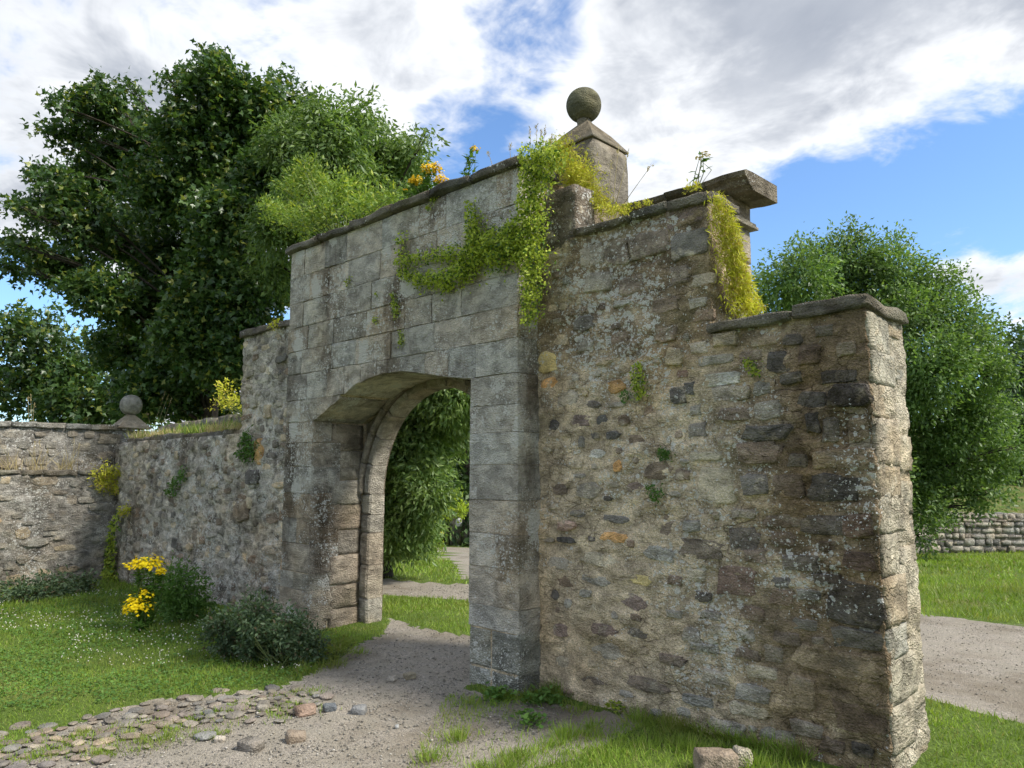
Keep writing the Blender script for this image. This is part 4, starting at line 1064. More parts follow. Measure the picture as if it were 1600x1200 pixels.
def branches(base, top, clumps, r0, parent, trunk_h=0.35):
    base = np.asarray(base, float); top = np.asarray(top, float)
    n = 9; ts = np.linspace(0, 1, n)
    pts = base+(top-base)*ts[:, None]; pts[:, :2] += 0.10*np.stack([fbm(pts, 0.5, 2, 3), fbm(pts, 0.5, 2, 8)], -1)*np.linalg.norm(top-base)*0.12*ts[:, None]*4
    rr = r0*(1-0.80*ts); rr[0] *= 1.35
    V, F = tube(pts, rr, 10); link('trunk', mesh('trunk', V-base, F, True), M['bark'], parent, base)
    acc = Acc()
    for c, r in clumps:
        h = np.clip((c[2]-base[2]-0.25*np.linalg.norm((c-base)[:2]))/(top[2]-base[2]), trunk_h*0.6, 0.97)*random.uniform(0.72, 1.0)
        s = np.array([np.interp(h, ts, pts[:, i]) for i in range(3)]); rb = np.interp(h, ts, rr)*0.5
        e = np.asarray(c)+0.3*np.asarray(r)*rng.normal(size=3)*0.4
        mid = (s+e)/2+np.array([0, 0, 0.10*np.linalg.norm(e-s)])
        q = [(1-t)**2*s+2*t*(1-t)*mid+t*t*e for t in np.linspace(0, 1, 7)]
        V, F = tube(q, np.linspace(max(rb*0.6, 0.02), 0.010, 7), 5); acc.add(V-base, F)
        for _ in range(4):
            e2 = np.asarray(c)+rdir(1)[0]*np.asarray(r)*0.85; s2 = q[random.randint(3, 6)]
            V, F = tube([s2, (s2+e2)/2+np.array([0, 0, 0.05]), e2], [0.014, 0.010, 0.004], 4); acc.add(V-base, F)
    link('limbs', acc.mesh('limbs', True), M['bark'], parent, base)['kind'] = 'stuff'

# ------------------------------------------------------------------ trees
def tree(name, label, base_px, top_px, D, spec, leaf, pat, mat, n_tw, per, tw_r, r0, jit=1.2, droop=0.3, aspect=0.5, group=None, up=0.5, shell=0.55, spread=1.0, f=1.0):
    b = CAM+ray(*base_px)*D; b[2] = float(gz(b[0], b[1]))-0.1
    t = CAM+ray(*top_px)*D
    root = tag(empty(name, b), label, 'tree', group)
    cl = px_clumps(spec, D, jit, f)
    branches(b, t, cl, r0, root)
    leaf_obj('crown', [clump_leaves(cl, per, tw_r, leaf, pat, n_tw, droop, shell, aspect, up, spread)], M[mat], root, b)
    return root
maple = [(335,128,52,45),(392,165,45,50),(300,205,70,58),(370,235,75,60),(445,178,32,45),(150,165,52,33),(205,218,62,45),(115,212,30,20),(170,275,70,45),(255,295,75,55),(335,315,80,60),(420,285,60,60),
 (92,292,42,30),(65,330,32,22),(128,348,60,40),(42,388,32,18),(100,415,60,33),(195,365,75,50),(275,405,80,55),(360,405,75,55),(160,455,70,40),(245,485,80,50),(335,495,75,55),(410,445,60,60),(205,545,80,45),(295,565,80,50),(370,560,50,60),(235,612,80,45),(325,622,70,45),
 (480,230,40,45),(465,330,45,60),(90,165,20,10),(78,206,16,9),(58,268,18,11),(30,322,20,11),(12,378,18,9),(270,122,18,15),(332,88,22,14),(440,132,15,18),(486,160,13,15),(160,142,22,11),(205,140,16,11),(232,190,20,14),(30,420,22,12),(330,430,60,60,-1.8),(300,520,70,50,-1.8),(350,340,60,50,-1.8),(370,480,50,60,-1.8),(345,560,60,40,-1.8)]
tree('maple_tree', 'big dark spreading maple with lobed leaves behind the low left wall', (320, 800), (340, 170), 15.5, maple, 0.115, MAPLE, 'maple', 8200, 16, 0.18, 0.22, 1.6, 0.25, 0.95, f=0.77)
tree('evergreen_tree', 'dark low tree at the far left edge, under the maple', (60, 800), (60, 520), 20.0,
     [(30,525,48,30),(100,565,60,45),(30,600,60,45),(120,630,70,40),(190,630,60,35),(60,500,30,14)], 0.15, MAPLE, 'maple', 1000, 12, 0.25, 0.2, 1.0, 0.25, 0.9)
cherry = [(500,190,32,42),(558,185,26,30),(455,225,42,45),(520,240,55,48),(592,235,42,42),(640,232,22,18),(664,216,12,10),(622,275,45,38),(560,300,60,45),(485,305,50,50),(640,325,40,35),(438,350,38,45),(425,420,22,34),
 (640,640,60,45),(705,635,50,42),(645,700,55,52),(712,675,32,30),(628,765,55,50),(665,760,30,45),(615,825,40,40),(650,815,34,36),(560,640,60,80),(700,590,80,60)]
tree('willow_leaved_tree', 'light green tree with drooping slender leaves behind the gateway', (600, 880), (540, 260), 13.0, cherry, 0.115, KITE, 'cherry', 6400, 15, 0.19, 0.14, 0.9, 0.5, 0.36, None, 0.35, f=0.88)
ash = [(1250,432,58,48),(1320,408,65,45),(1390,425,60,45),(1450,462,55,45),(1500,505,45,40),(1530,565,42,40),(1208,472,32,42),(1300,480,80,50),(1400,500,80,50),(1460,565,70,50),(1522,640,52,45),(1470,662,70,55),(1430,602,60,50),(1430,730,60,50),(1500,735,60,42),(1552,715,38,33),(1425,790,35,40),(1545,772,32,16),(1465,798,28,20),(1360,640,60,80),(1350,560,70,60),(1330,366,20,12),(1400,382,18,12),(1470,426,18,13),(1540,512,20,14),(1572,582,18,15),(1582,645,16,15),(1186,438,14,15),(1262,388,18,12),(1560,682,18,14),(1518,458,14,12),(1590,700,18,14),(1520,790,16,10),(1440,840,14,14),(1240,560,60,60),(1250,650,60,60),(1300,740,60,50),(1330,690,60,60),(1360,740,60,60)]
tree('ash_tree', 'rounded mid green ash tree right of the rubble wall end', (1400, 860), (1360, 450), 19.0, ash, 0.115, KITE, 'ash', 9200, 15, 0.24, 0.22, 1.8, 0.2, 0.46, None, 0.6, f=0.84)
tree('wood_tree', 'dark wooded mass at the far right edge behind the ash', (1620, 800), (1610, 600), 40.0,
     [(1590,560,50,45),(1560,640,60,60),(1620,700,80,70),(1650,610,80,90),(1550,720,60,45),(1700,680,90,110),(1600,760,70,40),(1480,740,80,50)], 0.30, KITE, 'far_leaf', 3400, 13, 0.5, 0.3, 3, 0.3, 0.6)
tree('shade_tree', 'very dark tree shading the lane gate through the arch', (740, 850), (720, 650), 30.0,
     [(720,640,90,80),(735,740,70,60),(610,700,90,100),(770,800,60,50),(690,760,60,50),(640,800,70,50),(715,805,50,40),(730,845,50,25)], 0.26, KITE, 'far_leaf', 1500, 12, 0.4, 0.3, 1.5, 0.3, 0.6)
def bush(name, label, base, clumps, leaf, pat, mat, n_tw, per, tw_r, aspect=0.5, droop=0.15, cat='shrub', stems=True, up=0.5, shell=0.4):
    base = np.asarray(base, float); root = tag(empty(name, base), label, cat)
    leaf_obj('foliage', [clump_leaves(clumps, per, tw_r, leaf, pat, n_tw, droop, shell, aspect, up)], M[mat], root, base)
    if stems:
        acc = Acc()
        for c, r in clumps:
            for _ in range(3):
                e = np.asarray(c)+rdir(1)[0]*np.asarray(r)*0.7
                s = base+np.array([random.uniform(-.06, .06), random.uniform(-.06, .06), 0])
                V, F = tube([s, (s+e)/2+rng.normal(size=3)*0.03, e], [0.008, 0.006, 0.003], 5); acc.add(V-base, F)
        link('stems', acc.mesh('stems', True), M['stem'], root, base)
    return root
pgs = onG(705, 853); Dg = np.dot(pgs-CAM, CF)-3.0
bush('golden_shrub', 'bright golden yellow shrub near the gate post through the arch', CAM+ray(700, 850)*Dg, px_clumps([(700,785,20,18),(716,795,14,14),(690,800,12,12)], Dg, 0.2), 0.10, KITE, 'golden', 130, 12, 0.12)
# rough growth below the willow-leaved tree
bush('tall_weeds', 'straggly yellowing weeds under the drooping tree through the arch', onG(625, 878), px_clumps([(615,855,22,20),(650,852,22,20),(675,862,14,18),(600,850,20,22)], float(np.dot(onG(625, 878)-CAM, CF)), 0.3), 0.10, KITE, 'shrub', 260, 10, 0.10, 0.25, -0.4)
# light shrub rooted on the gateway top
sh = [(onY(x, y, Y), (r*0.0068, r*0.0068, r2*0.0068)) for x, y, r, r2, Y in
      ((488,285,40,38,.9),(535,298,42,34,.8),(470,345,34,28,.7),(575,325,38,26,.75),(430,330,34,26,1.1),(510,340,40,24,.6),(612,312,24,16,.7),(455,300,26,26,1.0),(480,262,18,16,.9))]
bush('elder_shrub', 'bushy light green shrub growing on top of the gateway left half', onY(530, 380, 0.62), sh, 0.062, KITE, 'shrub', 620, 11, 0.085, 0.42, -0.15, shell=0.15)
# ------------------------------------------------------------------ ragworts
def ragwort(name, label, base, heads, stemr=0.006, petal='petal', leafy=220, parent_h=None, fl=0.016):
    base = np.asarray(base, float); root = tag(empty(name, base), label, 'flower')
    acc = Acc(); LP = []; FLW = []
    for (h, r, rz, nf) in heads:
        h = np.asarray(h, float)
        for q in range(5):
            e = h+rng.normal(size=3)*np.array([r, r, rz])*0.5
            s = base+np.array([random.uniform(-.04, .04), random.uniform(-.04, .04), 0])
            mid = (s*0.45+e*0.55)+rng.normal(size=3)*0.03
            V, F = tube([s, mid, e], [stemr, stemr*0.8, stemr*0.4], 5); acc.add(V-base, F)
            m_ = leafy//(5*len(heads)); t = rng.uniform(0.08, 0.93, m_)[:, None]
            P = (1-t)**2*s+2*t*(1-t)*mid+t*t*e; A = rdir(m_); A[:, 2] = A[:, 2]*0.4+0.25
            LP.append(leaves(P, A, np.tile([0, 0, 1.0], (m_, 1))+0.4*rng.normal(size=(m_, 3)), rng.uniform(0.05, 0.12, m_), rng.uniform(0.02, 0.04, m_), MAPLE))
        d = rdir(nf); d[:, 2] = np.abs(d[:, 2])*0.8+rng.uniform(-.3, .3, nf); lump = 0.75+0.5*vnoise(d*3+h, 1.5, 5)
        C = h+d*np.array([r, r, rz])*(rng.random(nf)[:, None]**0.35)*lump[:, None]
        nn = unit(d*0.6+np.array([0, 0, 0.7])+0.35*rng.normal(size=(nf, 3)))
        a = unit(np.cross(nn, rdir(nf))); b = np.cross(nn, a); k_ = 8
        V = np.zeros((nf, k_+1, 3)); V[:, 0] = C+nn*fl*0.25
        for j in range(k_):
            rr_ = fl*(1.0 if j % 2 == 0 else 0.62); V[:, j+1] = C+(a*math.cos(j*math.pi*2/k_)+b*math.sin(j*math.pi*2/k_))*rr_
        F = np.array([(0, 1+j, 1+(j+1) % k_) for j in range(k_)])[None]+(np.arange(nf)*(k_+1))[:, None, None]
        FLW.append((V.reshape(-1, 3), F.reshape(-1, 3)))
    link('stems', acc.mesh('stems', True), M['stem'], root, base)
    leaf_obj('leaves', LP, M['weed'], root, base)
    for f_ in FLW: leaf_obj('flower_head', [f_], M[petal], root, base)['kind'] = 'stuff'
    return root
b = onG(222, 986); D = float(np.dot(b-CAM, CF)); k_ = D/FPX
ragwort('ragwort', 'tall yellow ragwort with two bright flower heads on the left lawn', b,
        [(CAM+ray(228, 885)*(D+0.05), 30*k_, 17*k_, 300), (CAM+ray(252, 895)*(D+0.0), 10*k_, 10*k_, 50), (CAM+ray(216, 953)*(D-0.1), 23*k_, 28*k_, 300), (CAM+ray(230, 928)*(D-0.05), 10*k_, 8*k_, 40)], 0.008, 'petal', 1400, fl=0.020)
b = onY(668, 318, 0.45)
ragwort('ragwort', 'fading yellow ragwort clump on the gateway coping', b, [(onY(674, 268, .4), .12, .10, 200), (onY(650, 285, .4), .09, .07, 110), (onY(690, 284, .4), .09, .07, 100), (onY(633, 298, .5), .04, .03, 16)], 0.005, 'oldpetal', 400, fl=0.016)
b = onY(728, 285, 0.45)
ragwort('ragwort', 'single thin ragwort stem standing right of the clump on the coping', b, [(onY(742, 234, .5), .055, .05, 34)], 0.004, 'oldpetal', 45, fl=0.014)
b = onY(1085, 292, 0.45)
ragwort('ragwort', 'dry seeding ragwort stem on the stepped wall coping below the cornice', b, [(onY(1098, 246, .5), .06, .05, 26)], 0.004, 'dry', 12, fl=0.013)
bG = onG(687, 845); Dk = float(np.dot(bG-CAM, CF))-4
ragwort('ragwort', 'small yellow ragwort under the drooping tree seen through the arch', CAM+ray(687, 850)*Dk, [(CAM+ray(686, 813)*Dk, .15, .08, 60), (CAM+ray(690, 833)*Dk, .08, .05, 20)], 0.01, 'petal', 80, fl=0.05)
b = onG(130, 940); D = float(np.dot(b-CAM, CF))

# ------------------------------------------------------------------ creepers, moss and tufts on the stone
def blob_plant(name, label, cat, blobs, place, mat, leaf, dens=1.0, thick=0.07, pat=KITE, aspect=0.6, hang=0.6, part='foliage', outv=(0, -1, 0), extra=None):
    outv = np.array(outv, float)
    PP = [];  AA = []; NN = []; LL = []
    c0 = None
    for (x, y, r) in blobs:
        c = place(x, y); rm = 1.38*r*np.dot(c-CAM, CF)/FPX
        if c0 is None: c0 = c
        n = max(24, int(dens*9*(rm/leaf)**2/(aspect+0.15)))
        d = rng.normal(size=(n, 3))*0.48*rm; d -= outv*(d@outv)[:, None]
        lum = thick*(0.25+0.9*np.exp(-(np.linalg.norm(d, axis=1)/rm)**2*1.3))
        P = c+d+outv*(rng.random(n)**0.8*lum)[:, None]
        a = rng.normal(size=(n, 3))*0.7+outv*0.5; a[:, 2] -= hang; nn = rng.normal(size=(n, 3))*0.6+outv*0.6+np.array([0, 0, 0.5])
        PP.append(P); AA.append(a); NN.append(nn); LL.append(leaf*(0.5+1.4*rng.random(n)**1.6))
    P = np.concatenate(PP); L = np.concatenate(LL)
    root = tag(empty(name, c0), label, cat)
    leaf_obj(part, [leaves(P, np.concatenate(AA), np.concatenate(NN), L, L*aspect, pat)], M[mat], root, c0)
    if extra: extra(root, c0)
    return root
gf = lambda x, y: onY(x, y, -0.005)
def runners(strips, place):
    def f(root, c0):
        acc = Acc()
        for s in strips:
            pts = np.array([place(x, y)+np.array([0, -0.015, 0]) for x, y in s])
            V, F = tube(pts+rng.normal(size=pts.shape)*0.008, 0.004, 5); acc.add(V-c0, F)
        link('runners', acc.mesh('runners', True), M['stem'], root, c0)
    return f
blob_plant('creeper', 'leafy green creeper band running across the gateway face above the arch', 'creeper',
    [(744,322,7),(745,340,10),(747,360,14),(752,380,20),(775,385,22),(800,378,22),(812,392,18),(785,405,18),(757,402,20),(738,405,17),(715,398,13),(697,400,10),(680,401,9),(662,404,9),(646,408,9),(633,411,7),(636,396,6),(634,378,6),(640,366,4),
     (735,425,15),(718,432,15),(700,437,15),(682,438,13),(665,438,12),(650,434,10),(639,428,8),(705,450,6),(806,362,14)], gf, 'creeper', 0.022, 1.3, 0.13,
    extra=runners([[(815, 390), (770, 392), (720, 398), (680, 402), (633, 411)], [(770, 395), (735, 425), (690, 438), (645, 432)], [(750, 385), (747, 350), (744, 318)]], gf))
cf = lambda x, y: onY(x, y, 0.06)
blob_plant('creeper', 'thick curtain of creeper hanging down the corner between gateway and rubble wall', 'creeper',
    [(838,250,20),(858,246,18),(878,250,16),(842,275,22),(858,270,20),(838,300,20),(850,300,16),(834,325,18),(846,328,15),(832,352,20),(845,355,16),(836,378,22),(845,400,18),(834,405,20),(842,430,18),(838,450,17),(840,470,15),(838,490,12),(836,504,8),(822,380,16)],
    cf, 'creeper', 0.022, 1.2, 0.17, extra=runners([[(850, 250), (842, 300), (838, 360), (840, 420), (837, 500)], [(880, 250), (850, 290), (840, 330)]], cf))
mf = lambda x, y: onY(x, y, 0.62)
blob_plant('moss_cushion', 'yellow green moss and grass mound below the ball finial pier', 'moss',
    [(870,250,22),(895,262,20),(915,275,20),(925,292,18),(935,308,16),(945,320,14),(925,318,14),(955,330,12),(905,285,16),(885,238,16),(860,262,18),(968,333,9),(982,331,7),(912,325,10)], mf, 'moss', 0.030, 1.7, 0.16, aspect=0.22, hang=0.25)
sf = lambda x, y: onX(x, y, 1.66)
blob_plant('hanging_moss', 'bright yellow green moss cascade hanging down the wall step', 'moss',
    [(1110,318,11),(1116,332,14),(1121,348,17),(1126,365,19),(1129,382,20),(1132,400,20),(1137,418,21),(1141,436,22),(1147,452,22),(1153,466,20),(1162,478,16),(1170,484,10),(1146,480,18)], sf, 'moss', 0.032, 1.6, 0.13, aspect=0.20, hang=0.9, outv=(1, -0.2, 0))
tf = lambda x, y: onY(x, y, 0.28)
blob_plant('moss_cushion', 'thin moss tuft line on the stepped coping left of the seeding stem', 'moss', [(985,326,6),(1000,322,5),(1015,318,5),(1080,296,6),(1092,292,6)], tf, 'moss', 0.022, 1.0, 0.05, aspect=0.3, hang=-0.4)
wf = lambda x, y: onY(x, y, 0.235)
for lab, bl, mt, sz in (
    ('tall leafy weed tuft growing from the middle of the rubble wall, high up', [(1000,572,7),(998,585,8),(1000,600,10),(1002,612,9)], 'creeper', 0.02),
    ('small weed tuft at the lower left foot of the tall wall tuft', [(978,618,8)], 'weed', 0.018),
    ('round bright green fern tuft mid height on the rubble wall', [(1040,706,9),(1042,712,7)], 'weed', 0.02),
    ('dark green fern tuft lowest on the rubble wall', [(1022,764,8),(1028,772,9)], 'weed', 0.018),
    ('wispy green tuft on the blackened stones of the rubble wall', [(1172,566,7),(1180,576,7),(1186,582,5)], 'creeper', 0.018)):
    blob_plant('wall_tuft', lab, 'plant', bl, wf, mt, sz, 1.1, 0.06)
for lab, bl in (('tiny moss tuft upper of a pair above the arch', [(616,462,5),(618,474,6)]), ('tiny moss tuft lower of a pair above the arch', [(620,489,7)]),
                ('tiny moss tuft nearest the arch crown', [(628,522,5),(629,534,6)]), ('thin yellow tuft in a joint on the gateway left half', [(545,440,5),(588,500,5),(590,460,3)]),
                ('moss tuft hanging under the gateway coping', [(680,312,6),(672,324,5)])):
    blob_plant('moss_tuft', lab, 'moss', bl, gf, 'creeper', 0.016, 0.9, 0.035)
for lab, bl, mt in (('round green bush tuft high on the dark left wall beside the gateway', [(392,682,10),(388,695,12),(398,702,12),(385,708,9)], 'weed'),
                ('green tuft in the middle of the dark left wall', [(290,740,9),(280,755,10),(272,768,8)], 'weed'), ('yellow moss patch on the dark left wall near the corner', [(198,797,8),(205,795,6)], 'moss'),
                ('yellow tuft on the high step beside the gateway left edge', [(437,505,6),(432,510,5)], 'moss')):
    blob_plant('wall_tuft', lab, 'plant', bl, (lambda x, y: onY(x, y, 0.24)), mt, 0.035, 1.0, 0.12)
blob_plant('corner_ivy', 'green ivy climbing up the inner corner of the left walls', 'creeper', [(190,806,6),(184,822,7),(180,840,9),(178,858,10),(177,876,11),(176,894,13),(178,908,15),(165,905,10)], (lambda x, y: onY(x, y, 0.20)), 'creeper', 0.045, 1.1, 0.12)
blob_plant('corner_moss', 'mossy growth on the ledge at the inner wall corner', 'moss', [(165,738,12),(180,735,9),(170,752,12),(160,758,9),(178,765,7),(150,742,9)], (lambda x, y: onX(x, y, -9.66)), 'moss', 0.045, 0.8, 0.10, aspect=0.3, outv=(1, 0, 0))
def top_tufts(name, label, pts, mat, h, n, wid, sp):
    P = []; 
    for c in pts: P.append(c+rng.normal(size=(n, 3))*np.array([sp, sp*0.8, 0.01]))
    P = np.concatenate(P); m_ = len(P); A = rng.normal(size=(m_, 3))*0.38; A[:, 2] = 1
    root = tag(empty(name, pts[0]), label, 'grass')
    L = h*rng.uniform(0.35, 1.15, m_)
    leaf_obj('blades', [leaves(P, A, rng.normal(size=(m_, 3)), L, wid, BLADE)], M[mat], root, pts[0])['kind'] = 'stuff'; return root
low = [np.array([x+random.uniform(-.1, .1), 0.34+0.42*random.random(), 2.27]) for x in np.linspace(-9.2, -5.4, 46) if random.random() < 0.6]
top_tufts('grass_verge', 'dry straw and moss patches among the grass on the low left wall', [np.array([random.uniform(-9.3, -5.4), 0.30+0.4*random.random(), 2.27]) for _ in range(26)], 'dry', 0.14, 60, 0.009, 0.11)
top_tufts('grass_verge', 'mossy yellow green grass along the top of the low left wall', low, 'shrub', 0.16, 70, 0.010, 0.11)
top_tufts('grass_verge', 'sparse green grass clumps behind the mossy grass on the low left wall', [np.array([x, 0.72, 2.33]) for x in np.linspace(-8.3, -5.5, 9)], 'grass', 0.22, 22, 0.012, 0.06)
top_tufts('ledge_grass', 'dry straw coloured grass on the ledge of the far left wall', [np.array([-9.9, y, 1.72]) for y in (-1.3, -1.22, -0.95, -0.85, -0.6, -0.5, -0.42)], 'dry', 0.42, 12, 0.010, 0.05)
top_tufts('coping_weeds', 'fresh green weeds and grass along the back of the gateway coping', [np.array([x, 0.47+0.1*random.random(), 4.22]) for x in np.linspace(-3.4, -0.1, 34)], 'shrub', 0.17, 22, 0.012, 0.05)
b2 = np.array([-5.75, 0.7, 2.4])
bush('wall_top_weed', 'yellow flowering weed at the top of the low left wall by the step', b2, [(onY(355, 612, .6), (.10, .10, .13)), (onY(350, 630, .6), (.17, .12, .08)), (onY(368, 632, .6), (.12, .1, .06))], 0.05, KITE, 'moss', 60, 9, 0.06)
# long dry grass stems with seed heads
def stems(name, label, roots, tips):
    base = np.asarray(roots[0], float); root = tag(empty(name, base), label, 'grass'); acc = Acc(); LP = []
    for s, e in zip(roots, tips):
        s = np.asarray(s); e = np.asarray(e); m_ = (s+e)/2+rng.normal(size=3)*0.02
        q = np.array([(1-t)**2*s+2*t*(1-t)*m_+t*t*e for t in np.linspace(0, 1, 6)])
        V, F = tube(q, np.linspace(0.0032, 0.0016, 6), 4); acc.add(V-base, F)
        n = 16; t = rng.uniform(0.78, 1.0, n)[:, None]; LP.append(leaves(s*(1-t)+e*t+rng.normal(size=(n, 3))*0.005, (e-s)+0.25*rng.normal(size=(n, 3)), rdir(n), 0.03, 0.008, KITE))
    link('stalks', acc.mesh('stalks', True), M['dry'], root, base); leaf_obj('seed_heads', LP, M['dry'], root, base)
stems('dry_grass', 'fine dry grass stalks left of the ball finial', [onY(x, 262, .5) for x in (826, 834, 842, 848, 855, 800, 770)], [onY(x, y, .5) for x, y in ((828,200),(838,196),(846,203),(852,198),(862,210),(797,226),(762,238))])
stems('dry_grass', 'dry grass stalks beside the finial pier right side', [onY(x, 318, .6) for x in (950, 958, 962, 975)], [onY(x, y, .6) for x, y in ((955,250),(967,228),(982,235),(1018,258))])
stems('dry_grass', 'tall pale dry stalks beside the small ball finial', [onX(x, 665, -9.9) for x in (240, 246, 252, 236)], [onX(x, y, -9.9) for x, y in ((258,612),(264,616),(268,622),(230,645))])
stems('dry_grass', 'thin dry stalks on the coping of the far left wall', [onX(x, 662, -10.3) for x in (45, 50, 53)], [onX(x, y, -10.3) for x, y in ((44,620),(48,617),(54,630))])
stems('dry_grass', 'straw stalks on the ledge of the far left wall', [onX(x, 742, -9.9) for x in (58, 64, 110, 120, 70)], [onX(x, y, -9.9) for x, y in ((54,690),(62,688),(116,685),(124,692),(75,700))])

# ------------------------------------------------------------------ bushes on the ground
b = onG(440, 1042); D = float(np.dot(b-CAM, CF))
bush('nettle_bush', 'dull grey green bush at the foot of the gateway left pillar', b, px_clumps([(350,985,38,34),(395,965,40,34),(400,1008,55,28),(450,985,40,34),(480,1012,34,24),(430,1018,46,22),(365,1012,30,20)], D+0.25, 0.25, 0.82), 0.045, KITE, 'bush', 900, 11, 0.06, 0.45, 0.0)
b = onG(515, 1030); D = float(np.dot(b-CAM, CF))
bush('weed_clump', 'fresh green weeds between the bush and the gravel by the left pillar', b, px_clumps([(500,1025,22,16),(525,1015,18,14),(545,1008,14,10),(480,1038,20,10)], D, 0.1), 0.05, KITE, 'grass', 150, 10, 0.05, 0.2, -0.6)
b = onG(285, 968); D = float(np.dot(b-CAM, CF))
bush('leafy_shrub', 'loose green shrub behind the tall ragwort against the wall', b, px_clumps([(275,900,22,20),(295,925,26,26),(268,940,24,22),(305,950,18,16),(285,955,28,16)], D, 0.2), 0.055, KITE, 'weed', 330, 11, 0.09, 0.4)
b = onG(395, 945); D = float(np.dot(b-CAM, CF))
bush('bramble', 'brownish bramble behind the dull bush against the wall', b, px_clumps([(385,940,20,14),(400,945,18,14)], D, 0.1), 0.05, KITE, 'bush', 70, 9, 0.08, 0.4)
for i, (x, y, rx, ry, lab) in enumerate(((30,928,36,14,'dark weeds leftmost at the foot of the far left wall'),(80,922,30,16,'dark weeds in the middle at the foot of the far left wall'),(120,915,24,12,'dark weeds nearest the corner at the foot of the far left wall'))):
    b = onG(x, y+12); D = float(np.dot(b-CAM, CF))
    bush('foot_weeds', lab, b, px_clumps([(x,y,rx,ry)], D, 0.1), 0.07, KITE, 'bush', 110, 10, 0.10, 0.4)

# broad weeds and tufts at the foot of the right pillar
for (x, y, r, nl, mt, sz, lab) in ((775,1092,20,60,'weed',0.045,'broad leaved weeds at the foot of the right pillar'),(850,1098,26,70,'weed',0.05,'broad leaved weeds where pillar and rubble wall meet'),(880,1080,16,40,'weed',0.05,'small weed patch against the rubble wall foot'),
        (965,1112,14,40,'creeper',0.04,'pale green rosette weed by the rubble wall foot'),(990,1105,14,30,'weed',0.05,'dark weed leaves behind the pale rosette'),(830,1130,22,50,'weed',0.045,'flat weed patch on the bare soil left'),(1120,1120,10,26,'weed',0.045,'thin weed standing against the rubble wall')):
    b = onG(x, y); rm = r*np.dot(b-CAM, CF)/FPX
    n = nl*2; P = b+rng.normal(size=(n, 3))*np.array([rm*0.6, rm*0.6, 0.006]); P[:, 2] = gz(P[:, 0], P[:, 1])+rng.uniform(0.0, 0.07, n)
    A = rng.normal(size=(n, 3)); A[:, 2] = 0.35; root = tag(empty('broad_weed', b), lab, 'plant')
    leaf_obj('leaves', [leaves(P, A, np.tile([0, 0, 1.0], (n, 1))+0.3*rng.normal(size=(n, 3)), sz*rng.uniform(0.6, 1.2, n), sz*0.9*rng.uniform(0.6, 1.2, n), KITE)], M[mt], root, b)

# ------------------------------------------------------------------ grass, gravel, clover
bare = g2([(700, 1085), (850, 1088), (1030, 1120), (1000, 1180), (900, 1260), (600, 1300), (640, 1190), (680, 1120)])
def grass_region(x0, x1, y0, y1, dens, h, w, mask=None, patch=0.0, hvar=0.4, anyw=False):
    n = int((x1-x0)*(y1-y0)*dens); X = rng.uniform(x0, x1, n); Y = rng.uniform(y0, y1, n)
    P3 = np.stack([X, Y, X*0], -1)
    ok = ~path_mask(X, Y) if not anyw else pip(X, Y, bare)
    if mask is not None: ok &= mask(X, Y)
    # only outside the walls
    ok &= ~((Y > 0.20) & (Y < 0.95) & (X > -9.9) & (X < OL)) & ~((Y > -0.02) & (Y < 0.95) & (X > OR) & (X < 0.02)) & ~((Y > 0.22) & (Y < 0.97) & (X >= 0.0) & (X < 2.66)) & ~(X < -9.74)
    if patch > 0: ok &= (vnoise(P3, 1.6, 21)*0.6+vnoise(P3, 5.0, 22)*0.4) > patch*rng.uniform(0.6, 1.3, n)
    X, Y, P3 = X[ok], Y[ok], P3[ok]; n = len(X)
    P = np.stack([X, Y, gz(X, Y)-0.004], -1)
    A = rng.normal(size=(n, 3))*0.45; A[:, 2] = 1.0
    hh = h*(0.55+0.9*vnoise(P3, 1.3, 61))*rng.uniform(0.5, 1.3, n)
    return leaves(P, A, rng.normal(size=(n, 3)), hh, w*rng.uniform(0.7, 1.3, n), BLADE)
near = lambda a, b: (lambda X, Y: (depth(X, Y) > a) & (depth(X, Y) <= b))
gp = [grass_region(-5.0, 0.2, -4.3, 0.25, 3000, 0.033, 0.0050, near(2.5, 6.5)), grass_region(-7.5, -1.2, -4.0, 0.25, 1700, 0.042, 0.0065, near(6.5, 9.0)),
      grass_region(-9.75, -4.0, -3.5, 0.25, 900, 0.065, 0.009, near(9.0, 14)),
      grass_region(-0.2, 2.9, -1.3, 0.24, 3600, 0.060, 0.0048, None, 0.40), 
      grass_region(-3.06, -0.6, 0.2, 1.0, 2200, 0.045, 0.006),
      grass_region(-1.2, 1.6, -1.6, 0.0, 2600, 0.04, 0.0048, lambda X, Y: (Y < 0.22), 0.52, 0.4, True),
      grass_region(-3.4, -0.2, 0.9, 2.6, 1700, 0.05, 0.007), grass_region(-6.0, -3.0, 1.0, 2.6, 900, 0.06, 0.009),
      grass_region(-14, -3.0, 3.4, 9.0, 260, 0.09, 0.016), grass_region(2.0, 5.5, 0.6, 2.3, 2000, 0.055, 0.006),
      grass_region(-2.0, 6.0, 5.0, 11.0, 420, 0.07, 0.012), grass_region(-6.0, 12.0, 11.0, 24.0, 110, 0.09, 0.024)]
tag(leaf_obj('grass', gp, M['grass']), 'short green lawn grass growing round the walls', kind='stuff')
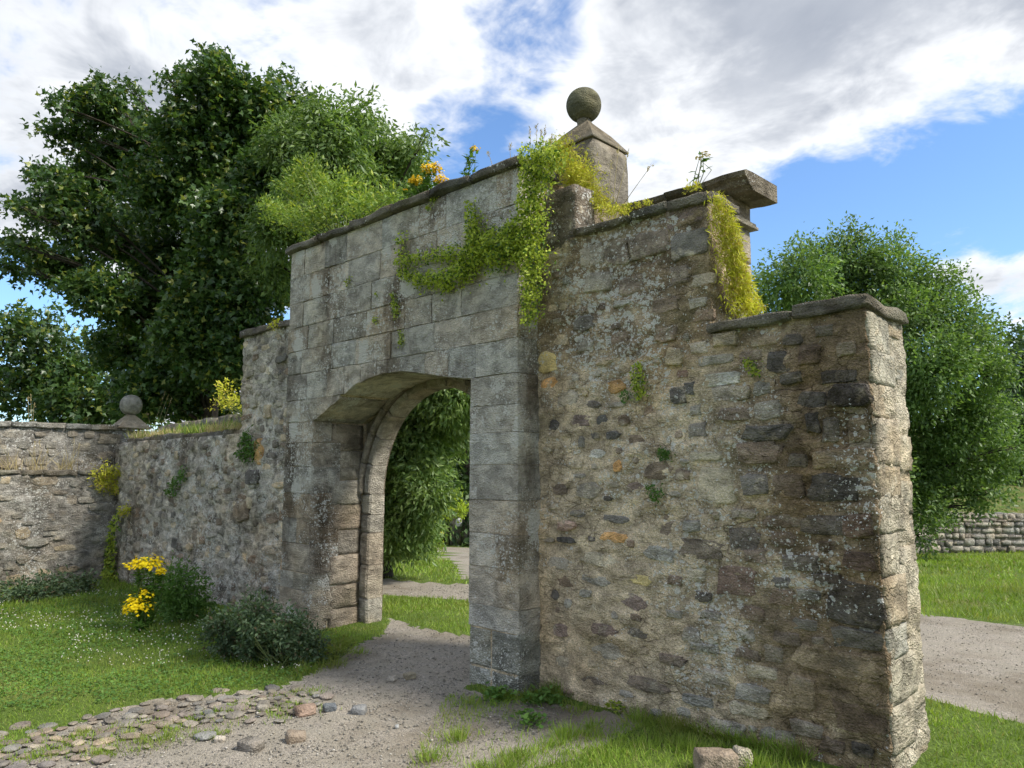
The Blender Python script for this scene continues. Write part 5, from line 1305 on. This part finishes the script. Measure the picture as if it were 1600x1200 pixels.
# longer tufts close to the rubble wall and on the bare soil
tp = []
def tuft_at(x, y, n, h, sp):
    b = onG(x, y); P = b+rng.normal(size=(n, 3))*np.array([sp, sp, 0]); P[:, 2] = gz(P[:, 0], P[:, 1])-0.004
    P[:, 1] = np.minimum(P[:, 1], 0.23)
    A = (P-b)*6+rng.normal(size=(n, 3))*0.25; A[:, 2] = 1.0
    tp.append(leaves(P, A, rng.normal(size=(n, 3)), h*rng.uniform(0.5, 1.2, n), 0.0048*rng.uniform(.7, 1.3, n), BLADE))
for t in ((713,1155,130,.09,.035),(885,1152,160,.10,.045),(870,1085,150,.13,.05),(1000,1128,150,.12,.06),(1050,1135,170,.12,.06),(1100,1140,170,.13,.06),(1150,1150,180,.13,.06),(1200,1165,180,.14,.06),(1240,1180,180,.13,.06),(1080,1170,150,.08,.06),(1010,1165,120,.07,.06),
          (670,1185,140,.07,.05),(800,1185,110,.06,.05),(940,1180,130,.06,.06),(1180,1195,160,.10,.05),(735,1100,70,.06,.04),(900,1110,80,.08,.05),(520,1040,120,.10,.06),(480,1050,110,.10,.06),(560,1020,80,.07,.05),(340,1010,100,.1,.08),(250,990,120,.12,.08),(1475,1140,200,.09,.08),(1500,1100,160,.08,.09)):
    tuft_at(*t)
for _ in range(45):
    a__ = random.random(); x = 1015-260*a__+random.uniform(-25, 20); y = 1116+95*a__+random.uniform(-12, 14); tuft_at(x, y, random.randint(14, 60), random.uniform(.03, .07), random.uniform(.02, .06))
for _ in range(120):
    x = random.uniform(0, 500); y = 1195-0.20*x+random.uniform(-26, 22); tuft_at(x, y, random.randint(12, 46), random.uniform(.02, .04), random.uniform(.02, .07))
tag(leaf_obj('grass_tufts', tp, M['grass']), 'longer grass tufts along the wall foot and path edge', kind='stuff')
# clover heads in the lawn
n = 2500; X = rng.uniform(-8.5, -1.5, n); Y = rng.uniform(-4.0, -0.3, n); P3 = np.stack([X, Y, X*0], -1)
ok = ~path_mask(X, Y) & (vnoise(P3, 0.9, 91) > 0.42); X, Y = X[ok], Y[ok]; V0, F0 = _cg[2]; V0 = V0/np.linalg.norm(V0, axis=1, keepdims=True)
r_ = rng.uniform(0.004, 0.0078, len(X)); cpt = np.stack([X, Y, gz(X, Y)+rng.uniform(0.03, 0.055, len(X))], -1)
Vc = cpt[:, None]+V0[None]*r_[:, None, None]; Fc = np.array(F0)[None]+(np.arange(len(X))*len(V0))[:, None, None]
tag(link('clover_flowers', mesh('clover_flowers', Vc.reshape(-1, 3), Fc.reshape(-1, 4), True), M['clover']), 'scattered white clover heads in the lawn', kind='stuff')
n = 42000; X = rng.uniform(-8.0, -0.5, n); Y = rng.uniform(-4.2, 0.1, n); P3 = np.stack([X, Y, X*0], -1)
ok = ~path_mask(X, Y) & (vnoise(P3, 1.2, 55)*0.6+vnoise(P3, 4, 56)*0.4 > 0.46); X, Y = X[ok], Y[ok]; n = len(X)
P = np.stack([X, Y, gz(X, Y)+rng.uniform(0.012, 0.045, n)], -1); A = rng.normal(size=(n, 3)); A[:, 2] *= 0.25
L_ = rng.uniform(0.014, 0.030, n)
tag(leaf_obj('clover_leaves', [leaves(P, A, np.tile([0, 0, 1.0], (n, 1))+0.35*rng.normal(size=(n, 3)), L_, L_*0.9, KITE)], M['weed']), 'clover leaves spread through the lawn', kind='stuff')
# gravel on the path
OCT = np.array([(1, 0, 0), (-1, 0, 0), (0, 1, 0), (0, -1, 0), (0, 0, 1), (0, 0, -1), (.6, .6, .4), (-.6, -.6, .4), (.6, -.6, -.3), (-.6, .6, -.3)])
OF = [(0, 6, 4), (6, 2, 4), (2, 9, 1), (2, 1, 4), (1, 7, 4), (7, 3, 4), (3, 8, 0), (3, 0, 4), (0, 8, 5), (8, 3, 5), (3, 7, 5), (7, 1, 5), (1, 9, 5), (9, 2, 5), (2, 6, 5), (6, 0, 5)]
OF = np.array(OF)
def pebbles(x0, x1, y0, y1, n, s0, s1):
    X = rng.uniform(x0, x1, n); Y = rng.uniform(y0, y1, n); ok = path_mask(X, Y)
    ok &= vnoise(np.stack([X, Y, X*0], -1), 1.1, 14) > rng.uniform(0.1, 0.75, n)
    X, Y = X[ok], Y[ok]; n = len(X); s = s0+(s1-s0)*rng.random(n)**3.5
    R = rng.uniform(0, 6.28, n); c, q = np.cos(R), np.sin(R); o = OCT*(1)
    sx, sy, sz = s*rng.uniform(.8, 1.4, n), s*rng.uniform(.7, 1.1, n), s*rng.uniform(.4, .8, n)
    ox, oy, oz = o[None, :, 0]*sx[:, None], o[None, :, 1]*sy[:, None], o[None, :, 2]*sz[:, None]
    j = 1+0.25*rng.normal(size=(n, len(o)))
    V = np.stack([X[:, None]+(ox*c[:, None]-oy*q[:, None])*j, Y[:, None]+(ox*q[:, None]+oy*c[:, None])*j, (gz(X, Y)-0.010+s*0.25)[:, None]+oz], -1)
    F = OF[None]+(np.arange(n)*len(o))[:, None, None]
    return V.reshape(-1, 3), F.reshape(-1, 3)
k = NT('gravel stones'); r = k.geo.outputs['Random Per Island']
c = k.mix(r, (0.15, 0.14, 0.12), (0.34, 0.31, 0.255)); c = k.mix(k.map(k.math('FRACT', k.math('MULTIPLY', r, 13.7)), 0.9, 0.95), c, (0.47, 0.44, 0.39))
M['pebble'] = k.finish(c, 0.9, k.bump(k.noise(150, 3), 0.5, 0.003), 0.2)
gp = [pebbles(-3.2, 0.6, -4.2, 1.2, 42000, 0.003, 0.0115), pebbles(-6, -2.5, 2.0, 4.2, 4000, 0.005, 0.015), pebbles(1.0, 5.5, 1.5, 6.5, 14000, 0.004, 0.010)]
tag(leaf_obj('gravel', gp, M['pebble']), 'loose gravel scattered over the track', kind='stuff')
